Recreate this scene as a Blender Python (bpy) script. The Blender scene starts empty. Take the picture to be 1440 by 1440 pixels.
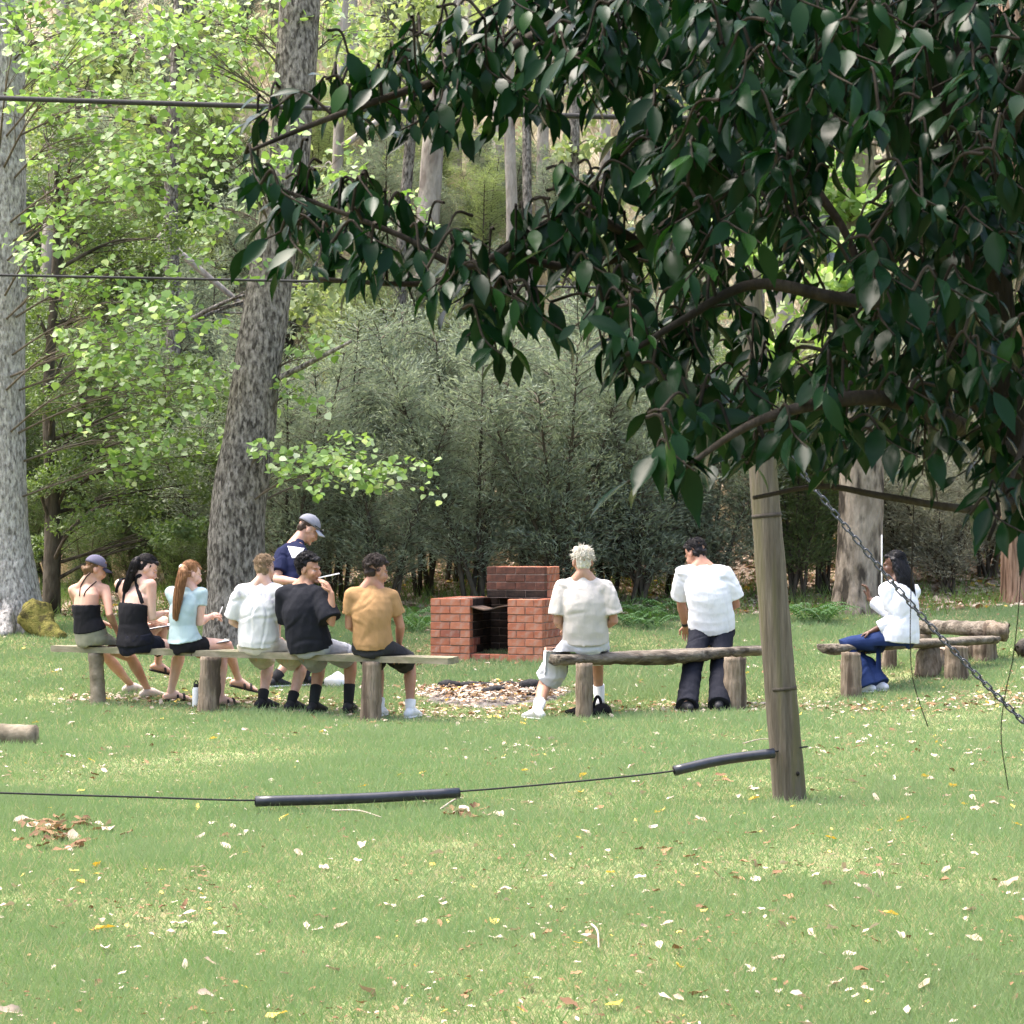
import bpy, bmesh, math, random
import numpy as np
from mathutils import Vector, Matrix, noise
R = math.radians
V = Vector
sc = bpy.context.scene
# ---------------------------------------------------------------- camera
F, HOR, CZ = 3000.0, 755.0, 1.6          # focal length in photo pixels, eye level row, eye height
cam_d = bpy.data.cameras.new('camera'); cam = bpy.data.objects.new('camera', cam_d)
sc.collection.objects.link(cam); sc.camera = cam
cam.location = (0, 0, CZ); cam.rotation_euler = (R(90), 0, 0)
cam_d.sensor_width = 36; cam_d.lens = 36*F/1440; cam_d.shift_y = (HOR-720)/1440
cam_d.clip_start = .1; cam_d.clip_end = 600
cam_d.dof.use_dof = True; cam_d.dof.focus_distance = 15.0; cam_d.dof.aperture_fstop = 20
# ---------------------------------------------------------------- sky and sun
SUN_EL, SUN_AZ = 68, 285                  # degrees; azimuth clockwise from +Y: beyond the people, to the left; soft light through thin cloud
w = bpy.data.worlds.new('World'); sc.world = w; w.use_nodes = True
nt = w.node_tree; bg = nt.nodes['Background']
sky = nt.nodes.new('ShaderNodeTexSky'); sky.sky_type = 'NISHITA'; sky.sun_disc = False
sky.sun_elevation = R(SUN_EL); sky.sun_rotation = R(SUN_AZ)
sky.air_density = 1.0; sky.dust_density = 6.0; sky.ozone_density = .6
nt.links.new(sky.outputs[0], bg.inputs[0]); bg.inputs[1].default_value = .15
sd = bpy.data.lights.new('sun', 'SUN'); sun = bpy.data.objects.new('sun', sd); sc.collection.objects.link(sun)
sd.energy = 1.5; sd.angle = R(38); sd.color = (1, .97, .93)
_e, _a = R(SUN_EL), R(SUN_AZ)
sdir = V((math.sin(_a)*math.cos(_e), math.cos(_a)*math.cos(_e), math.sin(_e)))
sun.rotation_euler = (-sdir).to_track_quat('-Z', 'Y').to_euler()
sc.view_settings.view_transform = 'Standard'; sc.view_settings.look = 'None'
sc.view_settings.exposure = 2.1; sc.view_settings.gamma = 1
sc.render.engine = 'CYCLES'; sc.cycles.use_denoising = True
sc.cycles.max_bounces = 6; sc.cycles.diffuse_bounces = 3; sc.cycles.glossy_bounces = 2
sc.cycles.transmission_bounces = 3; sc.cycles.transparent_max_bounces = 4
sc.cycles.caustics_reflective = False; sc.cycles.caustics_refractive = False
rng = random.Random(7); nr = np.random.default_rng(11)
# ---------------------------------------------------------------- helpers
def W(px, py, Y): return V(((px-720)/F*Y, Y, CZ-(py-HOR)/F*Y))
def pix(p): return (720+p[0]/p[1]*F, HOR+(CZ-p[2])/p[1]*F)
def softplus(t): return np.log1p(np.exp(-np.abs(t)))+np.maximum(t, 0)
def G(x, y):
    x = np.asarray(x, float); y = np.asarray(y, float)
    z = .075*softplus((y-19)*1.5)/1.5
    z = z-.055*softplus((y-27.5)*1.2)/1.2
    z = z+.028*softplus((x-3.0)*1.5)/1.5*np.clip((y-15)/8, 0, 1)
    z = z+.68*softplus((y-31.5)/1.4)*1.4
    hill = np.clip((y-29)/6, 0, 1)
    z = z+hill*(.55*np.sin(x*.31+y*.17+1)+.4*np.sin(x*.11-y*.23)+.18*np.sin(x*.9+y*.7))
    z = z+.012*np.sin(x*1.7+.6*y)+.012*np.sin(y*1.9-.8*x)+.02*np.sin(x*.5+2)*np.cos(y*.45)
    return z
def g(x, y): return float(G(x, y))
def gs(px, py, lo=4, hi=32):               # where the view ray through a photo pixel meets the ground
    for _ in range(50):
        m = (lo+hi)/2; p = W(px, py, m)
        if p.z > g(p.x, m): lo = m
        else: hi = m
    return W(px, py, lo)
def gp(px, Y):
    x = (px-720)/F*Y; return V((x, Y, g(x, Y)))
def lerp(a, b, t): return a+(b-a)*t
def nrm(v):
    v = V(v); return v.normalized() if v.length > 1e-9 else V((0, 0, 1))
def curve(pts, n):                          # Catmull-Rom through pts (vectors or tuples), n steps per span
    P = [np.array(p, float) for p in pts]; P = [2*P[0]-P[1]]+P+[2*P[-1]-P[-2]]; out = []
    for i in range(1, len(P)-2):
        for k in range(n):
            t = k/n; a, b, c, d = P[i-1:i+3]
            out.append(.5*((2*b)+(c-a)*t+(2*a-5*b+4*c-d)*t*t+(3*b-a-3*c+d)*t**3))
    out.append(P[-2]); return out
def link(o, parent=None):
    sc.collection.objects.link(o)
    if parent is not None: o.parent = parent
    return o
def tag(o, label, cat, group=None, kind=None):
    if label: o['label'] = label
    if cat: o['category'] = cat
    if group: o['group'] = group
    if kind: o['kind'] = kind
    return o
def thing(name, label, cat, loc, group=None):
    o = bpy.data.objects.new(name, None); o.empty_display_size = .1; link(o); o.location = loc
    return tag(o, label, cat, group)
class MB:
    def __init__(s): s.v, s.f = [], []
    def add(s, vs, fs):
        n = len(s.v); s.v += [tuple(p) for p in vs]; s.f += [tuple(i+n for i in q) for q in fs]; return s
    def tube(s, pts, rad, seg=8, side=None, cap='round', jit=0, rnd=None):
        pts = [V(p) for p in pts]; n = len(pts); rings = []
        a = None
        fr = []
        for i in range(n):
            t = nrm(pts[min(i+1, n-1)]-pts[max(i-1, 0)])
            if side is not None: a = side[i] if isinstance(side, list) else V(side)
            elif a is None: a = V((1, 0, 0)) if abs(t.x) < .8 else V((0, 1, 0))
            a = nrm(a-t*a.dot(t)); fr.append((t, a, t.cross(a)))
        def ring(c, a, b, ra, rb):
            st = len(s.v)
            for k in range(seg):
                th = 2*math.pi*k/seg
                j = 1+(rnd.uniform(-jit, jit) if jit else 0)
                s.v.append(tuple(c+a*(ra*j*math.cos(th))+b*(rb*j*math.sin(th))))
            return st
        def R2(i):
            r = rad[i] if isinstance(rad, list) else rad
            return r if isinstance(r, (list, tuple)) else (r, r)
        rr = []
        if cap == 'round':
            ra, rb = R2(0); t, a, b = fr[0]; m = min(ra, rb)
            for q in (75, 45, 20): rr.append((pts[0]-t*(m*math.sin(R(q))), a, b, ra*math.cos(R(q)), rb*math.cos(R(q))))
        for i in range(n): rr.append((pts[i], fr[i][1], fr[i][2], *R2(i)))
        if cap == 'round':
            ra, rb = R2(n-1); t, a, b = fr[-1]; m = min(ra, rb)
            for q in (20, 45, 75): rr.append((pts[-1]+t*(m*math.sin(R(q))), a, b, ra*math.cos(R(q)), rb*math.cos(R(q))))
        st = [ring(*q) for q in rr]
        for i in range(len(st)-1):
            A, B = st[i], st[i+1]
            for k in range(seg):
                k2 = (k+1) % seg; s.f.append((A+k, A+k2, B+k2, B+k))
        if cap:
            s.f.append(tuple(st[0]+k for k in reversed(range(seg)))); s.f.append(tuple(st[-1]+k for k in range(seg)))
        return s
    def ell(s, c, r, ax=None, seg=16, rings=10):
        c = V(c); ax = ax or (V((1, 0, 0)), V((0, 1, 0)), V((0, 0, 1)))
        vs = [c-ax[2]*r[2]]
        for i in range(1, rings):
            ph = -math.pi/2+math.pi*i/rings
            for k in range(seg):
                th = 2*math.pi*k/seg
                vs.append(c+ax[0]*(r[0]*math.cos(ph)*math.cos(th))+ax[1]*(r[1]*math.cos(ph)*math.sin(th))+ax[2]*(r[2]*math.sin(ph)))
        vs.append(c+ax[2]*r[2]); fs = []
        for k in range(seg): fs.append((0, 1+(k+1) % seg, 1+k))
        for i in range(rings-2):
            for k in range(seg):
                a = 1+i*seg; b = a+seg; k2 = (k+1) % seg; fs.append((a+k, a+k2, b+k2, b+k))
        a = 1+(rings-2)*seg; e = len(vs)-1
        for k in range(seg): fs.append((a+k, a+(k+1) % seg, e))
        return s.add(vs, fs)
    def box(s, c, h, ax=None):              # centre, half sizes, axes
        c = V(c); ax = ax or (V((1, 0, 0)), V((0, 1, 0)), V((0, 0, 1)))
        vs = [c+ax[0]*(h[0]*i)+ax[1]*(h[1]*j)+ax[2]*(h[2]*k) for k in (-1, 1) for j in (-1, 1) for i in (-1, 1)]
        return s.add(vs, [(0, 2, 3, 1), (4, 5, 7, 6), (0, 1, 5, 4), (2, 6, 7, 3), (0, 4, 6, 2), (1, 3, 7, 5)])
    def mesh(s, name, org=(0, 0, 0)):
        me = bpy.data.meshes.new(name); o = V(org)
        me.from_pydata([(p[0]-o.x, p[1]-o.y, p[2]-o.z) for p in s.v], [], s.f); me.update(); return me
    def build(s, name, mat, parent=None, smooth=True, bevel=0, org=None):
        if org is None: org = parent_loc(parent)
        me = s.mesh(name, org)
        if bevel:
            bm = bmesh.new(); bm.from_mesh(me)
            bmesh.ops.bevel(bm, geom=list(bm.edges), offset=bevel, segments=1, affect='EDGES'); bm.to_mesh(me); bm.free()
        return finish(me, name, mat, parent, smooth, V(org) if parent is None else None)
def parent_loc(p):
    l = V((0, 0, 0))
    while p is not None: l = l+p.location; p = p.parent
    return l
def finish(me, name, mat, parent=None, smooth=True, loc=None):
    me.materials.append(mat)
    if smooth: me.polygons.foreach_set('use_smooth', [True]*len(me.polygons))
    o = link(bpy.data.objects.new(name, me), parent)
    if loc is not None: o.location = loc
    return o
def npmesh(name, verts, faces, tint=None, org=(0, 0, 0)):   # numpy arrays: verts (n,3), faces (m,k) all of one size
    me = bpy.data.meshes.new(name); m, k = faces.shape
    me.vertices.add(len(verts)); me.vertices.foreach_set('co', (verts-np.array(org)).astype(np.float32).ravel())
    me.loops.add(m*k); me.loops.foreach_set('vertex_index', faces.astype(np.int32).ravel())
    me.polygons.add(m); me.polygons.foreach_set('loop_start', np.arange(0, m*k, k, dtype=np.int32))
    if tint is not None:
        at = me.attributes.new('tint', 'FLOAT', 'POINT'); at.data.foreach_set('value', tint.astype(np.float32))
    me.update(calc_edges=True); return me
# leaf templates: (along, side, normal) in units of (length, width, length); faces
def tpl_big(droop, fold):
    vs = [(0, 0, 0)]; us = (.1, .28, .48, .68, .86); ws = (.2, .43, .5, .4, .17)
    for u, w_ in zip(us, ws):
        z = -droop*u*u
        vs += [(u, -w_, z+fold*w_), (u, 0, z), (u, w_, z+fold*w_)]
    vs.append((1.02, 0, -droop*1.1)); fs = [(0, 2, 1), (0, 3, 2)]
    for i in range(4):
        a = 1+3*i; b = a+3
        for k in (0, 1): fs += [(a+k, a+k+1, b+k+1), (a+k, b+k+1, b+k)]
    fs += [(13, 14, 16), (14, 15, 16)]
    return np.array(vs, float), np.array(fs)
TPL_BIG = [tpl_big(d, f) for d, f in ((.12, .12), (.3, .1), (.45, .16), (.05, .2), (.22, .05))]
TPL_DIA = (np.array([(0, 0, 0), (.45, -.5, .06), (1, 0, -.08), (.45, .5, .06)]), np.array([(0, 2, 1), (0, 3, 2)]))
TPL_RND = (np.array([(0, 0, 0), (.12, -.42, .04), (.5, -.5, .05), (1, 0, -.1), (.5, .5, .05), (.12, .42, .04)]),
           np.array([(0, 2, 1), (0, 3, 2), (0, 4, 3), (0, 5, 4)]))
TPL_TRI = (np.array([(0, -.5, 0), (0, .5, 0), (1, 0, 0)]), np.array([(0, 1, 2)]))
def unit(a): return a/np.maximum(np.linalg.norm(a, axis=-1, keepdims=True), 1e-9)
def leaf_arrays(tpl, pos, d, n, L, Wd, tint=None):
    tv, tf = tpl; N = len(pos); d = unit(d); s_ = unit(np.cross(d, n)); n = np.cross(s_, d)
    L = np.broadcast_to(L, (N,)); Wd = np.broadcast_to(Wd, (N,))
    v = (pos[:, None]+d[:, None]*(tv[None, :, 0:1]*L[:, None, None])+s_[:, None]*(tv[None, :, 1:2]*Wd[:, None, None])
         + n[:, None]*(tv[None, :, 2:3]*L[:, None, None]))
    f = tf[None]+(np.arange(N)*len(tv))[:, None, None]
    t = nr.random(N) if tint is None else tint
    return v.reshape(-1, 3), f.reshape(-1, tf.shape[1]), np.repeat(t, len(tv))
def rdir(N): return unit(nr.normal(size=(N, 3)))
# ---------------------------------------------------------------- materials
def nodes(name):
    m = bpy.data.materials.new(name); m.use_nodes = True; t = m.node_tree
    return m, t, t.nodes['Principled BSDF'], lambda k: t.nodes.new(k), lambda a, b: t.links.new(a, b)
def pm(name, c1, c2=None, scale=6, rough=.8, bump=.3, bscale=40, spec=.3, stretch=(1, 1, 1), detail=6, c3=None, s3=2, lo=.35, hi=.65, bdist=.01, lo3=.5, hi3=.62):
    m, t, b, N, L = nodes(name); b.inputs['Roughness'].default_value = rough; b.inputs['Specular IOR Level'].default_value = spec
    c2 = c2 or tuple(x*.7 for x in c1)
    tc = N('ShaderNodeTexCoord'); mp = N('ShaderNodeMapping'); mp.inputs['Scale'].default_value = stretch
    L(tc.outputs['Object'], mp.inputs[0])
    n1 = N('ShaderNodeTexNoise'); n1.inputs['Scale'].default_value = scale; n1.inputs['Detail'].default_value = detail; n1.inputs['Roughness'].default_value = .65
    L(mp.outputs[0], n1.inputs[0]); r = N('ShaderNodeValToRGB'); L(n1.outputs[0], r.inputs[0])
    r.color_ramp.elements[0].position = lo; r.color_ramp.elements[1].position = hi
    r.color_ramp.elements[0].color = (*c1, 1); r.color_ramp.elements[1].color = (*c2, 1); out = r.outputs[0]
    if c3:
        n3 = N('ShaderNodeTexNoise'); n3.inputs['Scale'].default_value = s3; n3.inputs['Detail'].default_value = 5; L(mp.outputs[0], n3.inputs[0])
        r3 = N('ShaderNodeValToRGB'); r3.color_ramp.elements[0].position = lo3; r3.color_ramp.elements[1].position = hi3; L(n3.outputs[0], r3.inputs[0])
        mx = N('ShaderNodeMixRGB'); L(r3.outputs[0], mx.inputs[0]); L(out, mx.inputs[1]); mx.inputs[2].default_value = (*c3, 1); out = mx.outputs[0]
    L(out, b.inputs['Base Color'])
    if bump:
        n2 = N('ShaderNodeTexNoise'); n2.inputs['Scale'].default_value = bscale; n2.inputs['Detail'].default_value = 6; L(mp.outputs[0], n2.inputs[0])
        bp = N('ShaderNodeBump'); bp.inputs['Strength'].default_value = bump; bp.inputs['Distance'].default_value = bdist
        L(n2.outputs[0], bp.inputs['Height']); L(bp.outputs[0], b.inputs['Normal'])
    return m
def leafm(name, c1, c2, rough=.45, trans=.35, tc=None, spec=.4, c3=None, big=None):   # colour by the leaf's own tint and by object
    m, t, b, N, L = nodes(name); b.inputs['Roughness'].default_value = rough; b.inputs['Specular IOR Level'].default_value = spec
    at = N('ShaderNodeAttribute'); at.attribute_name = 'tint'; oi = N('ShaderNodeObjectInfo')
    ad = N('ShaderNodeMath'); ad.operation = 'MULTIPLY_ADD'; L(oi.outputs['Random'], ad.inputs[0]); ad.inputs[1].default_value = .999; L(at.outputs['Fac'], ad.inputs[2])
    fr = N('ShaderNodeMath'); fr.operation = 'PINGPONG'; L(ad.outputs[0], fr.inputs[0]); fr.inputs[1].default_value = 1
    r = N('ShaderNodeValToRGB'); L(fr.outputs[0], r.inputs[0]); r.color_ramp.elements[0].color = (*c1, 1); r.color_ramp.elements[1].color = (*c2, 1)
    if c3:
        r.color_ramp.elements[1].position = .93; e = r.color_ramp.elements.new(.985); e.color = (*c3, 1)
    L(r.outputs[0], b.inputs['Base Color'])
    tr = N('ShaderNodeBsdfTranslucent'); mx = N('ShaderNodeMixShader'); mx.inputs[0].default_value = trans
    hs = N('ShaderNodeMixRGB'); hs.blend_type = 'MULTIPLY'; hs.inputs[0].default_value = 1; L(r.outputs[0], hs.inputs[1]); hs.inputs[2].default_value = (*(tc or (1.3, 1.5, .5)), 1)
    L(hs.outputs[0], tr.inputs[0]); L(b.outputs[0], mx.inputs[1]); L(tr.outputs[0], mx.inputs[2])
    L(mx.outputs[0], t.nodes['Material Output'].inputs[0])
    return m
def flat(name, c, rough=.6, spec=.3, metal=0):
    m, t, b, N, L = nodes(name); b.inputs['Base Color'].default_value = (*c, 1); b.inputs['Roughness'].default_value = rough
    b.inputs['Specular IOR Level'].default_value = spec; b.inputs['Metallic'].default_value = metal
    n = N('ShaderNodeTexNoise'); n.inputs['Scale'].default_value = 30; mr = N('ShaderNodeMapRange'); L(n.outputs[0], mr.inputs[0])
    mr.inputs[3].default_value = .8; mr.inputs[4].default_value = 1.15; mx = N('ShaderNodeMixRGB'); mx.blend_type = 'MULTIPLY'; mx.inputs[0].default_value = 1
    mx.inputs[1].default_value = (*c, 1); L(mr.outputs[0], mx.inputs[2]); L(mx.outputs[0], b.inputs['Base Color'])
    return m
# ---------------------------------------------------------------- ground: lawn, bank and hill in one sheet
def ground_mat():
    m, t, b, N, L = nodes('ground'); b.inputs['Roughness'].default_value = .95; b.inputs['Specular IOR Level'].default_value = .1
    tc = N('ShaderNodeTexCoord'); sx = N('ShaderNodeSeparateXYZ'); L(tc.outputs['Object'], sx.inputs[0])
    def noi(s, d=6, rough=.6):
        n = N('ShaderNodeTexNoise'); n.inputs['Scale'].default_value = s; n.inputs['Detail'].default_value = d; n.inputs['Roughness'].default_value = rough
        L(tc.outputs['Object'], n.inputs[0]); return n.outputs[0]
    def ramp(i, stops):
        r = N('ShaderNodeValToRGB'); L(i, r.inputs[0]); e = r.color_ramp.elements
        e[0].position, e[0].color = stops[0][0], (*stops[0][1], 1); e[1].position, e[1].color = stops[-1][0], (*stops[-1][1], 1)
        for p, c in stops[1:-1]: q = e.new(p); q.color = (*c, 1)
        return r.outputs[0]
    lawn = ramp(noi(9), [(.3, (.17, .14, .09)), (.45, (.19, .19, .09)), (.62, (.19, .23, .1)), (.75, (.33, .29, .18))])
    lit = ramp(noi(22, 8, .75), [(.3, (.08, .055, .04)), (.43, (.27, .185, .125)), (.55, (.46, .35, .26)), (.66, (.62, .53, .43))])
    straw = ramp(noi(2.2, 8, .7), [(.3, (.2, .22, .1)), (.45, (.32, .29, .19)), (.6, (.42, .36, .27)), (.75, (.4, .31, .24))])
    yy = N('ShaderNodeMath'); yy.operation = 'MULTIPLY_ADD'; L(noi(.8), yy.inputs[0]); yy.inputs[1].default_value = 3.2; L(sx.outputs['Y'], yy.inputs[2])
    def step(a, b_):
        r = N('ShaderNodeMapRange'); r.interpolation_type = 'SMOOTHSTEP'; L(yy.outputs[0], r.inputs[0]); r.inputs[1].default_value = a; r.inputs[2].default_value = b_; return r.outputs[0]
    def mix(f, a, c):
        x = N('ShaderNodeMixRGB'); L(f, x.inputs[0]); L(a, x.inputs[1]); L(c, x.inputs[2]); return x.outputs[0]
    L(mix(step(33, 38), mix(step(27.6, 28.6), lawn, lit), straw), b.inputs['Base Color'])
    bp = N('ShaderNodeBump'); bp.inputs['Strength'].default_value = .7; bp.inputs['Distance'].default_value = .03; L(noi(35, 8), bp.inputs['Height']); L(bp.outputs[0], b.inputs['Normal'])
    return m
xs = np.concatenate([np.linspace(-150, -22, 22), np.linspace(-20, 20, 121), np.linspace(22, 150, 22)])
ys = np.concatenate([np.linspace(-80, 2, 14), np.linspace(3, 60, 172), np.linspace(62, 150, 30)])
X, Yg = np.meshgrid(xs, ys); Zg = G(X, Yg)
gv = np.stack([X.ravel(), Yg.ravel(), Zg.ravel()], 1); nx = len(xs)
ii = (np.arange(len(ys)-1)[:, None]*nx+np.arange(nx-1)[None]).ravel()
ground = finish(npmesh('ground', gv, np.stack([ii, ii+1, ii+nx+1, ii+nx], 1)), 'ground', ground_mat()); ground['kind'] = 'structure'
# ---------------------------------------------------------------- people
from mathutils.bvhtree import BVHTree
def along(par, px, py, L, far=1):           # the point at bone length L from par on the view ray of a photo pixel
    o = V((0, 0, CZ)); d = nrm(W(px, py, 10)-o); oc = par-o; tm = oc.dot(d); q = L*L-(oc.length_squared-tm*tm)
    if q <= 0: return par+nrm(o+d*tm-par)*L
    return o+d*(tm+far*math.sqrt(q))
def ik(a, c, l1, l2, hint):
    d = c-a; D = min(d.length, (l1+l2)*.998); u = nrm(d); x = (l1*l1-l2*l2+D*D)/(2*D); h = math.sqrt(max(l1*l1-x*x, 0))
    return a+u*x+nrm(hint-u*hint.dot(u))*h
def folds(v, seed, k, amp, ax=(1, 1, .75)):
    q = np.random.default_rng(seed); v = v*np.array(ax); o = np.zeros(len(v)); wv = np.zeros(len(v))
    for i in range(4):
        d = q.normal(size=3)*k*.35; wv += np.sin(v@d+q.uniform(0, 6))
    for i in range(5):
        d = q.normal(size=3)*k*q.uniform(.5, 1.3); o += 1-2*np.abs(np.sin(v@d+q.uniform(0, 6)+wv*.8))
    o = o*amp/3
    for i in range(14):                     # a few sharper creases
        p = v[q.integers(len(v))]; d = q.normal(size=3)*np.array([.6, .6, 1]); d /= np.linalg.norm(d); e = q.normal(size=3); r = v-p
        x = r@d+.012*np.sin(r@(e*14)+wv); o += -amp*1.5*np.exp(-(x/.011)**2)*np.exp(-(np.linalg.norm(r, axis=1)/.13)**2)+amp*.9*np.exp(-((x-.022)/.014)**2)*np.exp(-(np.linalg.norm(r, axis=1)/.13)**2)
    return o
QUEUE = []
def solid(mb, name, mat, parent, voxel=.01, it=3, fold=None, post=None, sub=None):
    QUEUE.append((mb, name, mat, parent, voxel, it, fold, post, sub))
def run_queue():
    tmp = []
    for mb, name, *r in QUEUE:
        me = mb.mesh('tmp'); o = bpy.data.objects.new('tmp', me); link(o)
        m = o.modifiers.new('r', 'REMESH'); m.mode = 'VOXEL'; m.voxel_size = r[2]
        if r[3]: s_ = o.modifiers.new('s', 'SMOOTH'); s_.factor = .5; s_.iterations = r[3]
        tmp.append(o)
    dg = bpy.context.evaluated_depsgraph_get(); out = []
    for o in tmp: out.append(bpy.data.meshes.new_from_object(o.evaluated_get(dg)))
    for o in tmp: me = o.data; bpy.data.objects.remove(o); bpy.data.meshes.remove(me)
    res = {}
    for (mb, name, mat, parent, voxel, it, fold, post, sub), me in zip(QUEUE, out):
        n = len(me.vertices); co = np.zeros(n*3, np.float32); me.vertices.foreach_get('co', co); co = co.reshape(-1, 3).astype(float)
        if fold:
            nn = np.zeros(n*3, np.float32); me.vertex_normals.foreach_get('vector', nn); nn = nn.reshape(-1, 3)
            co = co+nn*folds(co, *fold)[:, None]
        if post: post(me, co)
        me.vertices.foreach_set('co', (co-np.array(parent_loc(parent))).astype(np.float32).ravel()); me.name = name; me.update()
        ob = finish(me, name, mat, parent); res[(parent.name, name)] = ob
        if sub: sub(ob, co)
    QUEUE.clear(); return res
def skinm(name, c, hair):
    m, t, b, N, L = nodes(name); b.inputs['Roughness'].default_value = .5; b.inputs['Specular IOR Level'].default_value = .35
    n = N('ShaderNodeTexNoise'); n.inputs['Scale'].default_value = 9; n.inputs['Detail'].default_value = 6
    r = N('ShaderNodeValToRGB'); L(n.outputs[0], r.inputs[0]); r.color_ramp.elements[0].position = .35; r.color_ramp.elements[1].position = .7
    r.color_ramp.elements[0].color = (*c, 1); r.color_ramp.elements[1].color = (c[0]*.88, c[1]*.72, c[2]*.68, 1); out = r.outputs[0]
    for a, col in (('lip', (c[0]*.75, c[1]*.45, c[2]*.45)), ('dark', hair), ('white', (.42, .4, .38))):
        at = N('ShaderNodeAttribute'); at.attribute_name = a; mx = N('ShaderNodeMixRGB'); L(at.outputs['Fac'], mx.inputs[0]); L(out, mx.inputs[1]); mx.inputs[2].default_value = (*col, 1); out = mx.outputs[0]
    L(out, b.inputs['Base Color']); 
    return m
def clothm(name, c, rough=.9, c2=None): return pm(name, c, c2 or tuple(x*.88 for x in c), 9, rough, .55, 13, .12, (1, 1, .55), bdist=.02)
HAIRM = {}
def hairm(c):
    if c not in HAIRM: HAIRM[c] = pm('hair', c, tuple(x*.55 for x in c), 60, .55, .5, 160, .18, (1, 1, .25), bdist=.004)
    return HAIRM[c]
def person(S):
    s = S.get('s', 1.0); fem = S.get('fem', False); pel = W(*S['pelvis'], S['Y']); up = V((0, 0, 1))
    ya = R(S['yaw']); fwd = V((math.sin(ya), math.cos(ya), 0)); rt = V((math.cos(ya), -math.sin(ya), 0))
    sy = R(S.get('syaw', S['yaw'])); srt = V((math.cos(sy), -math.sin(sy), 0)); sfw = V((math.sin(sy), math.cos(sy), 0))
    gz = g(pel.x, pel.y)
    root = thing('person', S['label'], 'person', (pel.x, pel.y, gz), 'people gathered at the fire place')
    neck = along(pel, *S['neck'], .50*s, S.get('lean', 1))
    head = along(neck, *S['head'], .165*s, S.get('headfar', 1))
    hy, hp = R(S['face']), R(S.get('pitch', 10)); hr = R(S.get('roll', 0))
    hf = V((math.sin(hy)*math.cos(hp), math.cos(hy)*math.cos(hp), -math.sin(hp))); h_r = V((math.cos(hy), -math.sin(hy), 0)); hu = h_r.cross(hf)
    h_r = h_r*math.cos(hr)+hu*math.sin(hr); hu = h_r.cross(hf); HS = s*S.get('hs', 1.0)
    def H(a, b, c): return head+(h_r*a+hf*b+hu*c)*HS
    # ---- spine and sections
    ax = nrm(neck-pel); bow = S.get('bow', .045)*s
    def spine(t):
        return lerp(pel, neck, t)-lerp(fwd, sfw, t)*(bow*math.sin(math.pi*min(max(t, 0), 1)))
    def sidev(t): return nrm(lerp(rt, srt, min(max(t, 0), 1)))
    if fem: prof = [(-.16, .14, .11), (0, .185, .135), (.2, .158, .108), (.36, .13, .095), (.6, .143, .104), (.8, .145, .092), (.92, .11, .07), (1.0, .055, .055)]
    else: prof = [(-.16, .13, .105), (0, .165, .12), (.2, .155, .108), (.36, .15, .103), (.6, .172, .117), (.8, .172, .105), (.92, .125, .08), (1.0, .065, .062)]
    bw = S.get('bw', 1)*s; prof = [(t, a*bw, b*s*S.get('bd', 1)) for t, a, b in prof]
    def sec(t):
        ts = [p[0] for p in prof]; return float(np.interp(t, ts, [p[1] for p in prof])), float(np.interp(t, ts, [p[2] for p in prof]))
    def surf(t, ang, off=.006):
        a, b = sec(t); sv = sidev(t); fv = nrm(V((-sv.y, sv.x, 0))); fv = nrm(fv-ax*fv.dot(ax))
        return spine(t)+sv*((a+off)*math.cos(R(ang)))+fv*((b+off)*math.sin(R(ang)))
    shw = (.155 if fem else .178)*bw; uc = spine(.88)
    sh = {}
    for k, sg in (('L', -1), ('R', 1)):
        d = S.get('sh'+k); sh[k] = along(uc, d[0], d[1], shw, d[2]) if d else uc+srt*(sg*shw)
    ra_, fa_ = .285*s, .25*s; el, wr = {}, {}
    for k, sg in (('L', -1), ('R', 1)):
        d = S.get('el'+k); el[k] = along(sh[k], d[0], d[1], ra_, d[2]) if d else sh[k]+nrm(-up*.9+sfw*.42+srt*(sg*.12))*ra_
        d = S.get('wr'+k); wr[k] = along(el[k], d[0], d[1], fa_, d[2]) if d else el[k]+nrm(sfw*.8-up*.3-srt*(sg*.45))*fa_
    th_, sn_ = .45*s, .405*s; hip, kn, an, ft = {}, {}, {}, {}
    for k, sg in (('L', -1), ('R', 1)):
        hip[k] = pel+rt*(sg*.095*s)-up*.02
        d = S['an'+k]                      # (px, py of the sole, foot yaw[, lift])
        lift = d[3] if len(d) > 3 else 0
        p = gs(d[0], d[1]) if not lift else W(d[0], d[1], S['Y']+d[4]); an[k] = p+up*(.085*s)
        fy = R(d[2]); ft[k] = V((math.sin(fy), math.cos(fy), -.25 if lift else 0))
        hn = S.get('kn'+k); hint = (rt*hn[0]+fwd*hn[1]+up*hn[2]) if hn else fwd*1.0+up*.8+rt*(sg*.15)
        kn[k] = ik(hip[k], an[k], th_, sn_, hint)
    seat = pel.z-.085*s if S.get('sit', True) else None
    def sit(co, up_=0):
        if seat is None: return
        q = co-np.array(pel); f_ = q@np.array(fwd); l_ = np.abs(q@np.array(rt))
        inside = (f_ < .17) & (f_ > -.1) & (l_ < .34) & (q[:, 2] < 0)
        low = np.maximum(co[:, 2], seat+.004+up_)
        co[:, 2] = np.where(inside & (co[:, 2] > seat-.22), low, co[:, 2])
    # ---- body
    m = MB(); ts = [p[0] for p in prof]
    m.tube([spine(t) for t in ts], [(a*.97, b*.97) for _, a, b in prof], 20, [sidev(t) for t in ts])
    nb = neck+ax*.0; m.tube([spine(.9), nb, H(0, -.025, -.06), H(0, -.015, .0)], [.062*s, .055*s, .055*s, .055*s], 14)
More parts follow.
